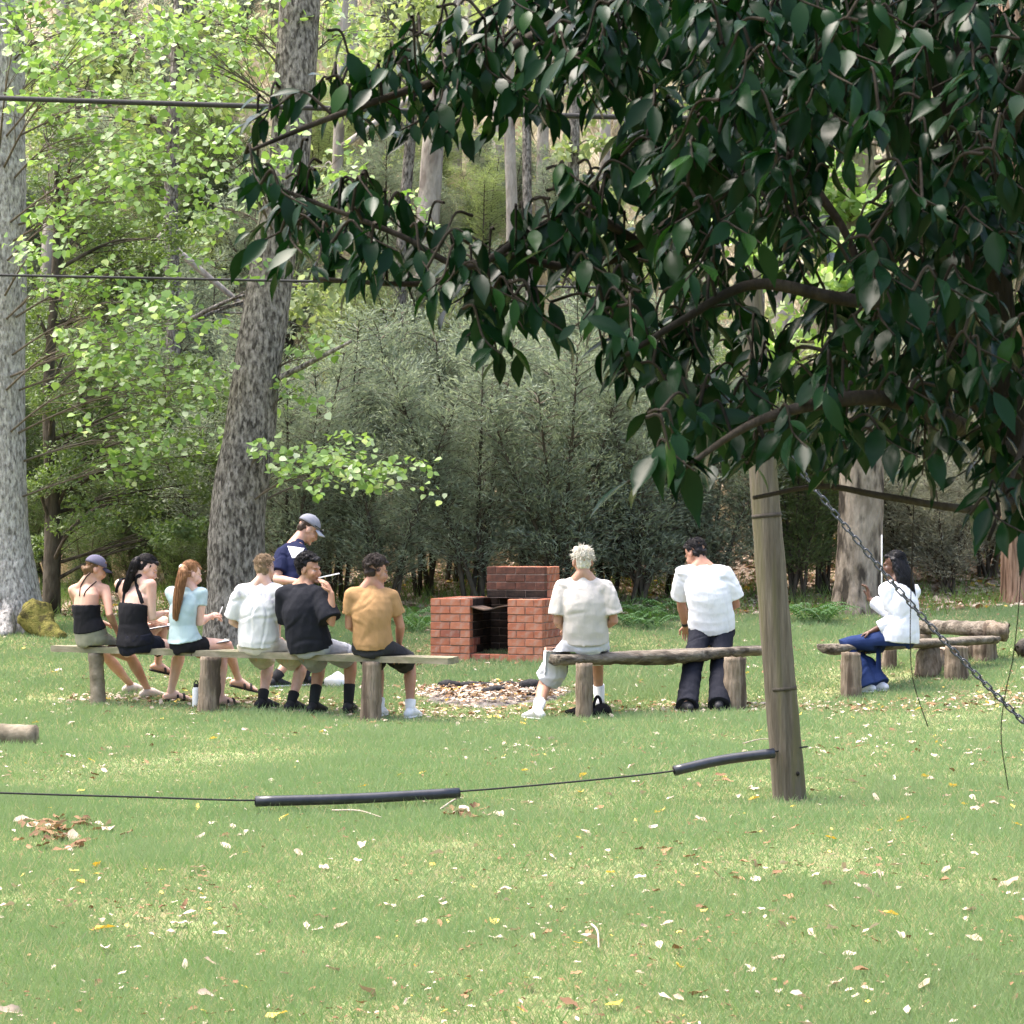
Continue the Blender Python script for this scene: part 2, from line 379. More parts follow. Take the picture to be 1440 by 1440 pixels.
    for k in 'LR':
        m.tube([H(0, -.03, -.085), lerp(neck, sh[k], .45)+up*.005, sh[k]], [.05*s, .054*s, .052*s], 12)
        m.tube([spine(.72), lerp(spine(.8), sh[k], .8)], [.08*s, .055*s], 12)
        e, w_ = el[k], wr[k]; am = S.get('arm', .92 if fem else 1.0)*s
        m.tube([sh[k], lerp(sh[k], e, .35), lerp(sh[k], e, .8), e, lerp(e, w_, .25), lerp(e, w_, .7), w_], [.055*am, .05*am, .042*am, .04*am, .043*am, .033*am, .026*am], 14)
        kk, aa = kn[k], an[k]; lg = S.get('leg', 1.0)*s
        m.tube([hip[k], lerp(hip[k], kk, .4), lerp(hip[k], kk, .85), kk, lerp(kk, aa, .28), lerp(kk, aa, .6), lerp(kk, aa, .9), aa],
               [.088*lg, .08*lg, .06*lg, .054*lg, .058*lg, .045*lg, .034*lg, .036*lg], 16)
        f = ft[k]; fr_ = nrm(f.cross(up))
        m.tube([aa-f*.045-up*.045, aa-up*.03+f*.03, aa-up*.05+f*.1, aa-up*.062+f*.165], [(.034, .034), (.038, .045), (.044, .03), (.036, .018)], 12, fr_)
    # ---- head
    axh = (h_r, hf, hu); E_ = lambda c, r: m.ell(H(*c), [x*HS for x in r], axh)
    E_((0, -.014, .036), (.074, .095, .082)); E_((0, .03, -.028), (.06, .062, .08)); E_((0, .042, -.078), (.043, .045, .036))
    E_((0, .086, -.1), (.02, .018, .016)); E_((0, .08, .022), (.048, .02, .013)); E_((0, .095, -.062), (.022, .011, .011))
    E_((-.038, .068, -.03), (.02, .02, .024)); E_((.038, .068, -.03), (.02, .02, .024))
    m.tube([H(0, .092, .008), H(0, .112, -.026), H(0, .106, -.036)], [.010*HS, .0155*HS, .016*HS], 10)
    for sg in (-1, 1): E_((sg*.077, -.008, -.012), (.011, .024, .033))
    def face(me, co):
        sit(co, .03)
        q = (co-np.array(head))/HS; a, b, c = q@np.array(h_r), q@np.array(hf), q@np.array(hu); aa = np.abs(a)
        near = (np.abs(q) < .2).all(1)
        def sm(x, w_): return np.clip(1-np.abs(x)/w_, 0, 1)
        eye = near & (b > .05)
        wh = eye*np.clip(1.6*(1-((aa-.032)/.017)**2-((c+.004)/.008)**2), 0, 1)
        dk = eye*np.clip(1.8*(1-((aa-.031)/.0065)**2-((c+.004)/.006)**2), 0, 1)*(.75 if not fem else .5)
        lash = eye*np.clip(1.5*(1-((aa-.032)/.018)**2-((c-.004)/.003)**2), 0, 1)*.4
        br = eye*np.clip(1.5*(1-((aa-.034)/.024)**2-((c-.021)/.005)**2), 0, 1)*.6
        st = near*(b > .03)*np.clip((-c-.045)/.03, 0, 1)*S.get('stubble', 0)
        lp = near*(b > .085)*np.clip(1.5*(1-(a/.027)**2-((c+.062)/.012)**2), 0, 1)
        for nm, val in (('white', wh*(1-dk)*.6), ('dark', np.maximum.reduce([dk, lash, br, st])), ('lip', lp)):
            at = me.attributes.new(nm, 'FLOAT', 'POINT'); at.data.foreach_set('value', val.astype(np.float32))
    fing = MB()                            # five bent fingers per hand, grown into the palm
    for k, sg in (('L', -1), ('R', 1)):
        w_ = wr[k]; d = nrm(w_-el[k]); hd = S.get('hand'+k); d = nrm(V(hd)) if hd else nrm(d+fwd*.15)
        pn = S.get('palm'+k); pn = nrm(V(pn)) if pn else -up
        sd_ = nrm(d.cross(pn)); pn = nrm(sd_.cross(d)); pc = w_+d*.05*s
        m.tube([w_-d*.01, pc, w_+d*.085*s], [(.026*s, .02*s), (.038*s, .017*s), (.04*s, .014*s)], 12, sd_)
        cu = S.get('curl', .75)
        for i, (o_, ln) in enumerate(((-.03, .072), (-.01, .08), (.01, .076), (.029, .06))):
            a = w_+d*(.078*s)+sd_*(o_*s); b1 = a+nrm(d+pn*cu*.4+sd_*o_*3)*(ln*.45*s); b2 = b1+nrm(d+pn*cu*1.3)*(ln*.33*s); b3 = b2+nrm(d*.5+pn*cu*1.8)*(ln*.25*s)
            fing.tube([a, b1, b2, b3], [.0095*s, .0088*s, .008*s, .0068*s], 7)
        tsd = -sg if pn.z < 0 else sg; tsd = S.get('thumb'+k, tsd)
        a = w_+d*.03*s+sd_*(.03*tsd*s); b1 = a+nrm(d*.7+sd_*tsd*.7+pn*.4)*.035*s; b2 = b1+nrm(d+pn*.5)*.03*s
        fing.tube([a, b1, b2], [.0125*s, .0105*s, .0085*s], 7)
    sk = skinm('skin', S['skin'], S['hair'][1] if max(S['hair'][1]) < .2 else (.2, .13, .07))
    def addf(ob, co):
        bm = bmesh.new(); bm.from_mesh(ob.data); bm.from_mesh(fing.mesh('f', parent_loc(root))); bm.to_mesh(ob.data); bm.free()
        ob.data.polygons.foreach_set('use_smooth', [True]*len(ob.data.polygons))
        if S.get('straps'):
            t = BVHTree.FromPolygons([V(p) for p in co], [tuple(p.vertices) for p in ob.data.polygons if max(p.vertices) < len(co)]); o0 = V((0, 0, CZ))
            for path, wd in S['straps']:
                pts = []
                for x, y in [(c_[0], c_[1]) for c_ in curve([(a, b, 0) for a, b in path], 6)]:
                    h = t.ray_cast(o0, nrm(W(x, y, 10)-o0))
                    if h[0] is not None: pts.append(h[0]+h[1]*.003)
                if len(pts) > 2: z = MB(); z.tube(pts, (wd, .005), 8, V((1, 0, 0))); z.build('strap', S['strapm'], root)
    solid(m, 'body', sk, root, S.get('vox', .009), 2, None, face, addf)
    # ---- clothes
    sd0 = S['seed']
    c = S.get('shirt')
    if c:
        o = c.get('off', .014)*1.0; t0 = c.get('hem', -.05); t1 = c.get('top', 1.0); loose = c.get('loose', .0); q = MB()
        tt = [t0, lerp(t0, .2, .5), .2, .36, .5, .62, .75, .84, .9, .95]; tt = [t for t in tt if t <= t1]
        if t1 < .9: tt.append(t1)
        rr = []
        for t in tt:
            a, b = sec(max(t, -.02)); fl = loose*max(0, 1-abs(t-.2)/.55); rr.append((a+o+fl, b+o+fl*.8+(.012 if t < .1 else 0)))
        q.tube([spine(t) for t in tt], rr, 24, [sidev(t) for t in tt], cap='flat')
        if 'sleeve' in c:
            q.tube([spine(.82), spine(.93), neck+ax*.03], [(.12*bw+o, .085*s+o), (.088*bw+o, .07*s+o), .064*s+o*.4], 16, srt, cap='flat')
            sl = c['sleeve']; wd = c.get('sw', .075)*s
            for k in 'LR':
                q.tube([lerp(neck, spine(.9), .45)-up*.015, lerp(neck, sh[k], .5)-up*.012, sh[k]], [(.06 if not fem else .046)*s+o, (.058 if not fem else .046)*s+o, (.052 if not fem else .044)*s+o], 14)
                q.tube([spine(.7), lerp(spine(.8), sh[k], .85)], [.085*s+o, .058*s+o], 14)
                if sl <= 1: e = [sh[k], lerp(sh[k], el[k], sl*.5), lerp(sh[k], el[k], sl)]; rd = [(.06 if not fem else .05)*s+o*.6, wd, wd*1.06]
                else: e = [sh[k], lerp(sh[k], el[k], .6), el[k], lerp(el[k], wr[k], sl-1)]; rd = [.06*s+o*.6, wd, wd*.95, wd*.8]
                q.tube(e, rd, 16, cap='flat')
        m1 = clothm('shirt_cloth', c['col'], c2=c.get('col2'))
        solid(q, c.get('name', 'shirt'), m1, root, .0095, 2, (sd0, c.get('fk', 17), c.get('fa', .007)*.45), lambda me, co: sit(co), S.get('deco'))
        S['strapm'] = m1
    c = S.get('legs')
    if c:
        q = MB(); o = c.get('off', .012); cov = c['cover']
        for t in [0]:
            tt = [-.17, -.05, .1, c.get('waist', .18)]; q.tube([spine(t) for t in tt], [(sec(t)[0]+o, sec(t)[1]+o) for t in tt], 20, [sidev(t) for t in tt], cap='flat')
        lg = S.get('leg', 1.0)*s; fl = c.get('flare', .012)
        q.ell(pel-up*.06*s, (.16*bw+o, .125*s+o, .09*s), (rt, fwd, up))
        for k in 'LR':
            q.tube([pel, hip[k]], [.1*s+o, .098*s+o], 14)
            if cov <= 1: q.tube([hip[k], lerp(hip[k], kn[k], cov*.5), lerp(hip[k], kn[k], cov)], [.088*lg+o, .082*lg+o+fl*.5, .07*lg+o+fl], 16, cap='flat')
            else:
                dn = an[k]-up*(.03*s)
                q.tube([hip[k], lerp(hip[k], kn[k], .5), kn[k], lerp(kn[k], an[k], .5), dn], [.088*lg+o, .08*lg+o, .064*lg+o+fl*.4, .058*lg+o+fl*.7, .058*lg+o+fl], 16, cap='flat')
        solid(q, c.get('name', 'shorts'), clothm('leg_cloth', c['col']), root, .01, 2, (sd0+5, 18, c.get('fa', .005)*.7), lambda me, co: sit(co))
    # ---- socks and shoes
    for k in 'LR':
        f, aa = ft[k], an[k]; fr_ = nrm(f.cross(up)); fh = nrm(V((f.x, f.y, f.z)))
        if S.get('sock'):
            q = MB(); q.tube([aa-up*.03, aa, lerp(aa, kn[k], S['sock'][1])], [.045*s, .043*s, .052*s], 14, cap='flat'); q.build('sock', flat('sock_knit', S['sock'][0], .95), root)
        sh_ = S.get('shoe')
        if sh_ and sh_[0] == 'shoe':
            q = MB(); q.tube([aa-fh*.06-up*.04, aa-fh*.01-up*.022, aa-up*.03+fh*.05, aa-up*.048+fh*.12, aa-up*.058+fh*.185], [(.036, .036), (.044, .052), (.046, .046), (.05, .033), (.04, .022)], 14, fr_)
            o_ = q.build('shoe', flat('shoe_upper', sh_[1], .7), root)
            q = MB(); q.tube([aa-fh*.07-up*.072, aa-up*.072+fh*.05, aa-up*.072+fh*.14, aa-up*.07+fh*.2], [(.036, .014), (.042, .014), (.05, .014), (.034, .014)], 14, fr_); q.build('sole', flat('shoe_sole', sh_[2], .7), o_)
        elif sh_:
            q = MB(); q.tube([aa-fh*.075-up*.078, aa-up*.078+fh*.05, aa-up*.078+fh*.14, aa-up*.078+fh*.19], [(.038, .011), (.042, .011), (.05, .011), (.036, .011)], 12, fr_)
            o_ = q.build('sandal', flat('sandal_sole', sh_[1], .8), root)
            for u in (.06, .12):
                q = MB(); q.tube([aa+fh*u-up*.07+fr_*(.05*math.cos(R(a)))+up*(.058*math.sin(R(a))*(1.15-u*2)) for a in range(0, 181, 30)], (.012, .006), 6, fh); q.build('sandal_strap', flat('sandal_sole', sh_[1], .8), o_)
    # ---- hair
    ht, hc = S['hair'][0], S['hair'][1]; hm = hairm(hc); q = MB(); rr = random.Random(sd0)
    def EE(c, r): q.ell(H(*c), [x*HS for x in r], axh)
    def strand(pts, r): q2.tube(pts, [r]*(len(pts)-1)+[r*.3], 4, cap=None)
    q2 = MB()
    if ht in ('short', 'spiky'):
        EE((0, -.045, -.035), (.062, .045, .045))
        EE((0, -.024, .045 if S.get('cap') else .05), (.08, .094, .07 if S.get('cap') else .078)); EE((0, -.052, -.005), (.07, .056, .062))
        if not S.get('cap'): EE((0, .045, .092), (.06, .045, .032))
        if ht == 'spiky': EE((0, .0, .095), (.075, .088, .042))
        for i in range(1100):
            d = V((rr.gauss(0, 1), rr.gauss(-.35, 1), rr.gauss(.5, .8))).normalized()
            if d.y > .12 and d.z < .6: continue
            if d.z < -.35 or S.get('cap'): continue
            p = V((d.x*.082, -.022+d.y*.096, .048+d.z*.084)); t = V((rr.gauss(0, .5), .25+rr.gauss(0, .5), -.5+rr.gauss(0, .4)))
            ln = rr.uniform(.014, .026) if ht == 'short' else rr.uniform(.025, .042)
            e = p+(d*(.05 if ht == 'short' else .12)+t.normalized()*.9)*ln; strand([H(*p), H(*lerp(p, e, .5)+d*.004), H(*(e+d*rr.choice((0, 0, 0, .008))))], .0019)
    elif ht == 'curly':
        EE((0, -.024, .052), (.085, .098, .082)); EE((0, -.058, -.012), (.075, .058, .062)); EE((0, .06, .088), (.066, .042, .034))
        for i in range(170):
            d = V((rr.gauss(0, 1), rr.gauss(-.35, 1), rr.gauss(.45, .8))).normalized()
            if d.y > .12 and d.z < .45: continue
            if d.z < -.55: continue
            p = V((d.x*.09, -.022+d.y*.104, .05+d.z*.095)); r = rr.uniform(.009, .017); EE(p, (r, r, r))
        for i in range(600):
            d = V((rr.gauss(0, 1), rr.gauss(-.35, 1), rr.gauss(.45, .8))).normalized()
            if (d.y > .12 and d.z < .5) or d.z < -.55: continue
            p = V((d.x*.096, -.022+d.y*.112, .05+d.z*.105)); a = V((rr.gauss(0, 1), rr.gauss(0, 1), rr.gauss(0, 1))).normalized(); b = d.cross(a).normalized(); r = rr.uniform(.008, .014)
            strand([H(*(p+d*(.012*(k/6-.3))+(a*math.cos(k*1.1)+b*math.sin(k*1.1))*r)) for k in range(6)], .0018)
    else:
        EE((0, -.02, .045), (.081, .098, .084)); EE((0, -.05, -.01), (.07, .055, .06)); EE((0, .05, .085), (.058, .035, .03))
        if ht == 'tail':
            path = curve([H(0, -.1, .035)]+[W(x, y, (head.y-.10+dz)) for x, y, dz in S['tail']], 6); n = len(path); tr = S.get('tailr', .034)
            q.tube(path, [tr*(.6+.75*math.sin(math.pi*min(1, .15+.8*i/n)))*(1-.55*(i/n)**2) for i in range(n)], 12)
            for j in range(170):
                a, rad = rr.uniform(0, 6.28), tr*rr.uniform(.6, 1.35); k0 = rr.randint(0, n//3)
                strand([V(path[i])+(h_r*math.cos(a+i*.05)+hf*math.sin(a+i*.05))*(rad*(.5+.6*math.sin(math.pi*min(1, .15+.8*i/n)))) for i in range(k0, n, 2)], .0018)
            z = MB(); z.tube([H(0, -.098, .036), H(0, -.118, .03)], .026, 12); z.build('hair_tie', flat('hair_tie', S.get('tie', (.02, .02, .02)), .8), root)
        if ht == 'bun':
            EE((0, -.1, -.035), (.045, .04, .035)); EE((0, -.075, -.05), (.055, .04, .04))
        if ht == 'long':
            for sg, yy in ((-.6, -.05), (.0, -.085), (.6, -.06), (-.95, -.01), (.95, -.02)):
                q.tube([H(sg*.075, yy, .04), H(sg*.085, yy-.02, -.05), H(sg*.085, yy-.03, -.13)-hu*0-up*.0, H(sg*.08, yy-.035, -.2)-up*.03, H(sg*.06, yy-.03, -.27)-up*.04], [.035, .04, .042, .036, .02], 12)
            for j in range(300):
                a = rr.uniform(-1.25, 1.25); x, yb = math.sin(a)*.098, -math.cos(a)*.1-.005; e = rr.uniform(.22, .33)
                strand([H(x*.75, yb*.6, .095), H(x*1.02, yb*1.02, .03), H(x*1.15, yb*1.15-.01, -.08), H(x*1.15, yb*1.2-.02, -e*.7), H(x*.95+rr.gauss(0, .01), yb*1.1-.03, -e)-up*.03], .0022)
        for i in range(380):
            d = V((rr.gauss(0, 1), rr.gauss(-.2, 1), rr.gauss(.6, .6))).normalized()
            if d.y > .1 and d.z < .62: continue
            p = V((d.x*.084, -.018+d.y*.1, .045+d.z*.087)); e = lerp(p, V((0, -.115, .03)), .3); ee = V((e.x, e.y+.018, e.z-.045)).normalized()
            e2 = V((ee.x*.086, -.018+ee.y*.1, .045+ee.z*.088)); strand([H(*p), H(*lerp(p, e2, .5)+ee*.006), H(*e2)], .0016)
    def addh(ob, co):
        if q2.f:
            bm = bmesh.new(); bm.from_mesh(ob.data); bm.from_mesh(q2.mesh('f', parent_loc(root))); bm.to_mesh(ob.data); bm.free()
            ob.data.polygons.foreach_set('use_smooth', [True]*len(ob.data.polygons))
    def trim(me, co):                       # keep the hairline off the face
        u = (co-np.array(head))/HS; a, b, c = u@np.array(h_r), u@np.array(hf), u@np.array(hu)
        k = np.clip((b-.015)/.025, 0, 1)*np.clip((.075-c)/.02, 0, 1)*.4; co -= (np.outer(a*k, np.array(h_r))+np.outer(b*k, np.array(hf)))*HS
    solid(q, 'hair', hm, root, .0065, 2, (sd0+9, 60, .004), trim, addh)
    if S.get('cap'):
        cm = clothm('cap_cloth', S['cap']); z = MB()
        for i in range(1): z.ell(H(0, -.016, .045), [x*HS for x in (.093, .112, .1)], axh, 24, 16)
        z.v = [tuple(V(p)+hu*max(0, (.045-((V(p)-head).dot(hu))/HS))*HS*.98) for p in z.v]; cp = z.build('cap', cm, root)
        z = MB(); pts = []; n = 9
        for i in range(n):
            a = lerp(-1.2, 1.2, i/(n-1)); x = math.sin(a)*.085; y0 = .02+.07*math.cos(a); y1 = y0+.085*math.cos(a*.9)**.6
            dz = -.02*(1-math.cos(a))*1.6
            for y, zz in ((y0, .052+dz), (y1, .035+dz*1.5), (y1, .031+dz*1.5), (y0, .046+dz)): pts.append(H(x, y, zz))
        z.add(pts, [(4*i+k, 4*i+4+k, 4*i+4+(k+1) % 4, 4*i+(k+1) % 4) for i in range(n-1) for k in range(4)]+[(0, 1, 2, 3), (35, 34, 33, 32)])
        z.build('brim', clothm('cap_brim', S.get('brim', S['cap'])), cp)
        z = MB(); z.ell(H(0, -.016, .145), (.007, .007, .004), axh, 8, 6); z.build('cap_button', cm, cp)
    S['H'] = H; S['root'] = root; S['wr'] = wr; S['kn'] = kn; S['fwd'] = fwd; S['up'] = up; S['axh'] = axh; S['pel'] = pel; S['el'] = el
    return root
def decal(shirt, co, polys, mat, name):     # cloth patches laid on the shirt's own surface, 3 mm proud
    me = shirt.data; t = BVHTree.FromPolygons([V(p) for p in co], [tuple(p.vertices) for p in me.polygons][:len(me.polygons)])
    o = V((0, 0, CZ)); z = MB()
    for tri in polys:
        pts = []
        for x, y in tri:
            d = nrm(W(x, y, 10)-o); h = t.ray_cast(o, d)
            if h[0] is None: pts = None; break
            pts.append(h[0]+h[1]*.004)
        if pts: z.add(pts, [tuple(range(len(pts)))])
    if z.f: z.build(name, mat, shirt)
def grid_poly(corners, n=8):                # a bilinear quad in photo pixels cut into cells that can follow the cloth
    a, b, c, d = [np.array(q, float) for q in corners]; out = []
    P = lambda u, v: tuple((a*(1-u)+b*u)*(1-v)+(d*(1-u)+c*u)*v)
    for i in range(n):
        for j in range(n): out.append([P(i/n, j/n), P((i+1)/n, j/n), P((i+1)/n, (j+1)/n), P(i/n, (j+1)/n)])
    return out
STROKE = {'B': [((0, 0), (0, 1)), ((0, 1), (.7, .85)), ((.7, .85), (0, .52)), ((0, .52), (.8, .28)), ((.8, .28), (0, 0))], 'I': [((.4, 0), (.4, 1))],
          'L': [((0, 1), (0, 0)), ((0, 0), (.75, 0))], 'A': [((0, 0), (.4, 1)), ((.4, 1), (.8, 0)), ((.15, .35), (.65, .35))],
          'O': [((.1, .2), (.1, .8)), ((.1, .8), (.4, 1)), ((.4, 1), (.75, .8)), ((.75, .8), (.75, .2)), ((.75, .2), (.4, 0)), ((.4, 0), (.1, .2))],
          'N': [((0, 0), (0, 1)), ((0, 1), (.75, 0)), ((.75, 0), (.75, 1))], 'G': [((.75, .85), (.35, 1)), ((.35, 1), (.05, .6)), ((.05, .6), (.1, .15)), ((.1, .15), (.5, 0)), ((.5, 0), (.8, .4)), ((.8, .4), (.45, .4))]}
def print4(ob, co):
    polys = []
    for i, ch in enumerate('BILLABONG'):
        u = i/8; x = lerp(337, 381, u); y = 840-7*math.sin(math.pi*min(1, u*.95+.05))+5*u*u*1.4; an = lerp(-.45, .6, u); ca, sa = math.cos(an), math.sin(an)
        for (a, b), (c, d) in STROKE[ch]:
            P = lambda q, r: np.array((x+(q*4.2)*ca-(-r*6.5)*sa, y+(q*4.2)*sa+(-r*6.5)*ca))
            p, r = P(a, b), P(c, d); n_ = r-p; n_ = np.array((-n_[1], n_[0]))/max(1e-6, np.hypot(*n_))*.55
            for k in range(2): e0, e1 = p+(r-p)*k/2, p+(r-p)*(k+1)/2; polys.append([tuple(e0-n_), tuple(e1-n_), tuple(e1+n_), tuple(e0+n_)])
    for k in range(6): a, b = k*math.pi/3, (k+1)*math.pi/3; polys.append([(353.5, 845), (353.5+2.3*math.cos(a), 845+1.6*math.sin(a)), (353.5+2.3*math.cos(b), 845+1.6*math.sin(b))])
    decal(ob, co, polys, flat('faded_print', (.48, .46, .53), .95), 'lettering')
def panel5(ob, co):
    w5 = clothm('white_panel', (.8, .8, .82))
    decal(ob, co, grid_poly([(404, 768), (428, 771), (421, 784), (411, 785)], 7), w5, 'white_panel')
    decal(ob, co, grid_poly([(438, 765), (448, 763), (447, 768), (440, 770)], 5), w5, 'white_panel')
PALE, TAN, BROWN, DEEP = (.6, .4, .32), (.48, .3, .22), (.3, .165, .1), (.1, .052, .035)
BLACK, NAVY = (.012, .012, .015), (.014, .018, .05)
P1 = dict(straps=[([(112, 838), (114, 824), (121, 812), (127, 806)], .005), ([(118, 838), (122, 830), (135, 818)], .005)], seed=1, label='woman in grey cap, black strappy top and olive shorts at end of plank bench', Y=19.64, pelvis=(129, 895), neck=(124, 817), head=(136, 797), yaw=42, face=68, pitch=22, fem=True, bw=1.1, s=.95,
    shL=(103, 830, 1), shR=(148, 829, -1), elR=(154, 864, -1), wrR=(164, 886, 1), anL=(184, 975, 45), anR=(208, 982, 45), skin=TAN, hair=('bun', (.16, .09, .045)), cap=(.11, .105, .15), brim=(.03, .03, .045), hs=.97,
    shirt=dict(col=BLACK, hem=.12, top=.62, off=.017, fa=.003, name='top'),
    legs=dict(col=(.2, .2, .15), cover=.4, off=.01, waist=.2, fa=.002), shoe=('shoe', (.5, .42, .36), (.5, .46, .4)))
P2 = dict(vox=.007, straps=[([(166, 848), (165, 830), (170, 816), (182, 811)], .018), ([(174, 848), (177, 828), (190, 812)], .016), ([(200, 848), (194, 828), (192, 814), (198, 808)], .018), ([(168, 815), (180, 813), (196, 812)], .014)], seed=2, label='woman in black racerback top and shorts with long black ponytail', Y=19.44, pelvis=(191, 904), neck=(196, 812), head=(211, 788), yaw=45, face=72, pitch=32, fem=True, bw=1.12, s=1.04,
    shL=(169, 822, 1), shR=(212, 822, -1), elR=(214, 870, -1), wrR=(229, 862, 1), anL=(222, 946, 60, 1, .5), anR=(240, 986, 70), knL=(-.2, 1, .3), skin=PALE, hair=('tail', (.016, .013, .014)), tail=((191, 790, .02), (186, 804, .02), (179, 822, .03), (175, 834, .03)), tailr=.03, hs=.95,
    shirt=dict(col=BLACK, hem=-.02, top=.68, off=.01, fa=.004, name='top'),
    legs=dict(col=(.011, .012, .02), cover=.42, off=.014, fa=.004), shoe=('sandal', (.02, .018, .018)))
P3 = dict(vox=.007, seed=3, label='woman in pale mint tee and black shorts with long ginger ponytail', Y=19.29, pelvis=(261, 905), neck=(264, 824), head=(271, 799), yaw=48, face=58, pitch=20, fem=True, bw=1.06, s=.95,
    shL=(240, 833, 1), shR=(284, 834, -1), elR=(280, 880, -1), wrR=(297, 866, 1), elL=(258, 872, 1), wrL=(292, 868, 1), anL=(310, 992, 60), anR=(335, 967, 80, 1, .45), knR=(0, 1, .6), skin=PALE, hair=('tail', (.3, .15, .07)), tail=((258, 803, -.03), (253, 825, -.05), (249, 850, -.06), (247, 872, -.05)), tailr=.033, tie=(.7, .65, .6), hs=.98,
    shirt=dict(col=(.36, .46, .48), col2=(.32, .42, .44), hem=.06, off=.015, sleeve=.42, sw=.058, fa=.004), legs=dict(col=(.012, .012, .014), cover=.36, off=.008, waist=.1, fa=.002), shoe=('sandal', (.025, .02, .02)))
P4 = dict(seed=4, label='young man in white tee with faded lettering and beige shorts', Y=19.04, pelvis=(364, 904), neck=(369, 820), head=(374, 794), yaw=18, face=25, pitch=8, s=1.0,
    shL=(335, 832, 1), shR=(392, 832, -1), elL=(327, 874, 1), elR=(388, 876, 1), wrR=(391, 896, 1), anL=(369, 997, 35), anR=(410, 1000, 30), skin=PALE, hair=('short', (.26, .18, .11)),
    shirt=dict(col=(.6, .6, .6), hem=-.06, off=.018, loose=.02, sleeve=.88, sw=.088, fa=.009), legs=dict(col=(.5, .46, .38), cover=.8, flare=.03, fa=.007), sock=((.012, .012, .014), .22), shoe=('shoe', (.015, .015, .018), (.02, .02, .022)), deco=print4)
P6 = dict(seed=6, label='man in oversized black tee looking back with a pen at his mouth', Y=18.79, pelvis=(436, 907), neck=(425, 822), head=(437, 795), yaw=20, syaw=38, face=118, pitch=4, s=1.02, vox=.007, stubble=.35,
    shL=(398, 836, 1), shR=(449, 836, -1), elR=(466, 876, -1), wrR=(466, 823, 1), handR=(-.35, .15, .75), palmR=(-.8, .3, -.2), thumbR=1, anL=(441, 1003, 25), anR=(490, 1003, 15), skin=(.4, .23, .15), hair=('curly', (.012, .011, .013)),
    shirt=dict(col=(.014, .015, .02), hem=-.1, off=.022, loose=.03, sleeve=.9, sw=.1, fa=.009), legs=dict(col=(.3, .31, .34), cover=.85, flare=.03), sock=((.012, .014, .014), .42), shoe=('shoe', (.015, .015, .017), (.02, .02, .022)))
P7 = dict(vox=.007, seed=7, label='man in tan tee with dark curly hair at end of plank bench', Y=18.59, pelvis=(525, 908), neck=(523, 824), head=(530, 801), yaw=12, face=62, pitch=14, s=.98,
    shL=(494, 836, 1), shR=(555, 838, -1), elR=(563, 880, 1), wrR=(561, 906, 1), elL=(491, 880, 1), anL=(534, 1008, 10), anR=(577, 1010, 20), skin=(.4, .22, .15), hair=('curly', (.04, .03, .026)),
    shirt=dict(col=(.36, .215, .1), hem=-.03, off=.014, loose=.012, sleeve=.62, sw=.072, fa=.007), legs=dict(col=(.03, .03, .033), cover=.85, flare=.03), sock=((.75, .75, .75), .2), shoe=('shoe', (.72, .73, .75), (.7, .7, .7)))
P8 = dict(seed=8, label='man in beige tee with bleached blond hair and light grey shorts', Y=18.85, pelvis=(823, 902), neck=(820, 812), head=(819, 787), yaw=-12, face=-8, pitch=4, s=1.06, bw=1.03,
    shL=(789, 826, 1), shR=(856, 826, 1), elL=(784, 880, 1), elR=(865, 880, 1), anL=(756, 1013, -35), anR=(843, 996, 5), knL=(.2, 1, .25), skin=(.4, .24, .17), hair=('spiky', (.66, .62, .53)),
    shirt=dict(col=(.46, .43, .395), hem=.0, off=.018, loose=.022, sleeve=.82, sw=.088, fa=.008), legs=dict(col=(.46, .47, .5), cover=.92, off=.016, flare=.035, fa=.007), sock=((.78, .78, .8), .3), shoe=('shoe', (.5, .5, .52), (.6, .6, .6)))
P9 = dict(sit=False, seed=9, label='man in white tee and black trousers leaning on log bench, head bowed', Y=19.7, pelvis=(1001, 884), neck=(986, 794), head=(978, 779), yaw=-10, face=-40, pitch=30, s=1.1, bow=.07,
    shL=(957, 806, 1), shR=(1022, 806, 1), elL=(958, 848, 1), wrL=(964, 880, 1), elR=(1035, 850, 1), anL=(966, 1003, -20), anR=(1011, 1001, 10), knL=(0, 1, 0), knR=(.1, 1, 0), skin=(.36, .2, .14), hair=('short', (.014, .012, .014)),
    shirt=dict(col=(.68, .69, .72), hem=-.03, off=.02, loose=.03, sleeve=.8, sw=.09, fa=.008), legs=dict(col=(.014, .015, .022), cover=2, off=.012, flare=.028, name='trousers', fa=.007), shoe=('shoe', (.02, .02, .022), (.08, .08, .08)))
P10 = dict(seed=10, label='woman in loose white shirt and blue jeans with long black hair', Y=20.45, pelvis=(1264, 895), neck=(1264, 816), head=(1257, 791), yaw=-62, face=-72, pitch=10, fem=True, bw=1.08, s=1.04,
    shL=(1246, 830, -1), shR=(1284, 832, 1), elL=(1262, 872, -1), wrL=(1225, 888, 1), elR=(1242, 868, 1), wrR=(1222, 842, 1), handR=(-.1, .1, 1), palmR=(-1, 0, .1), anL=(1218, 975, -75), anR=(1236, 973, -70), skin=DEEP, hair=('long', (.008, .008, .011)),
    shirt=dict(col=(.64, .66, .72), hem=-.1, off=.03, loose=.03, sleeve=1.75, sw=.085, fa=.009), legs=dict(col=(.016, .03, .095), cover=2, off=.014, flare=.04, name='jeans', fa=.006), shoe=('shoe', (.7, .68, .74), (.7, .7, .7)))
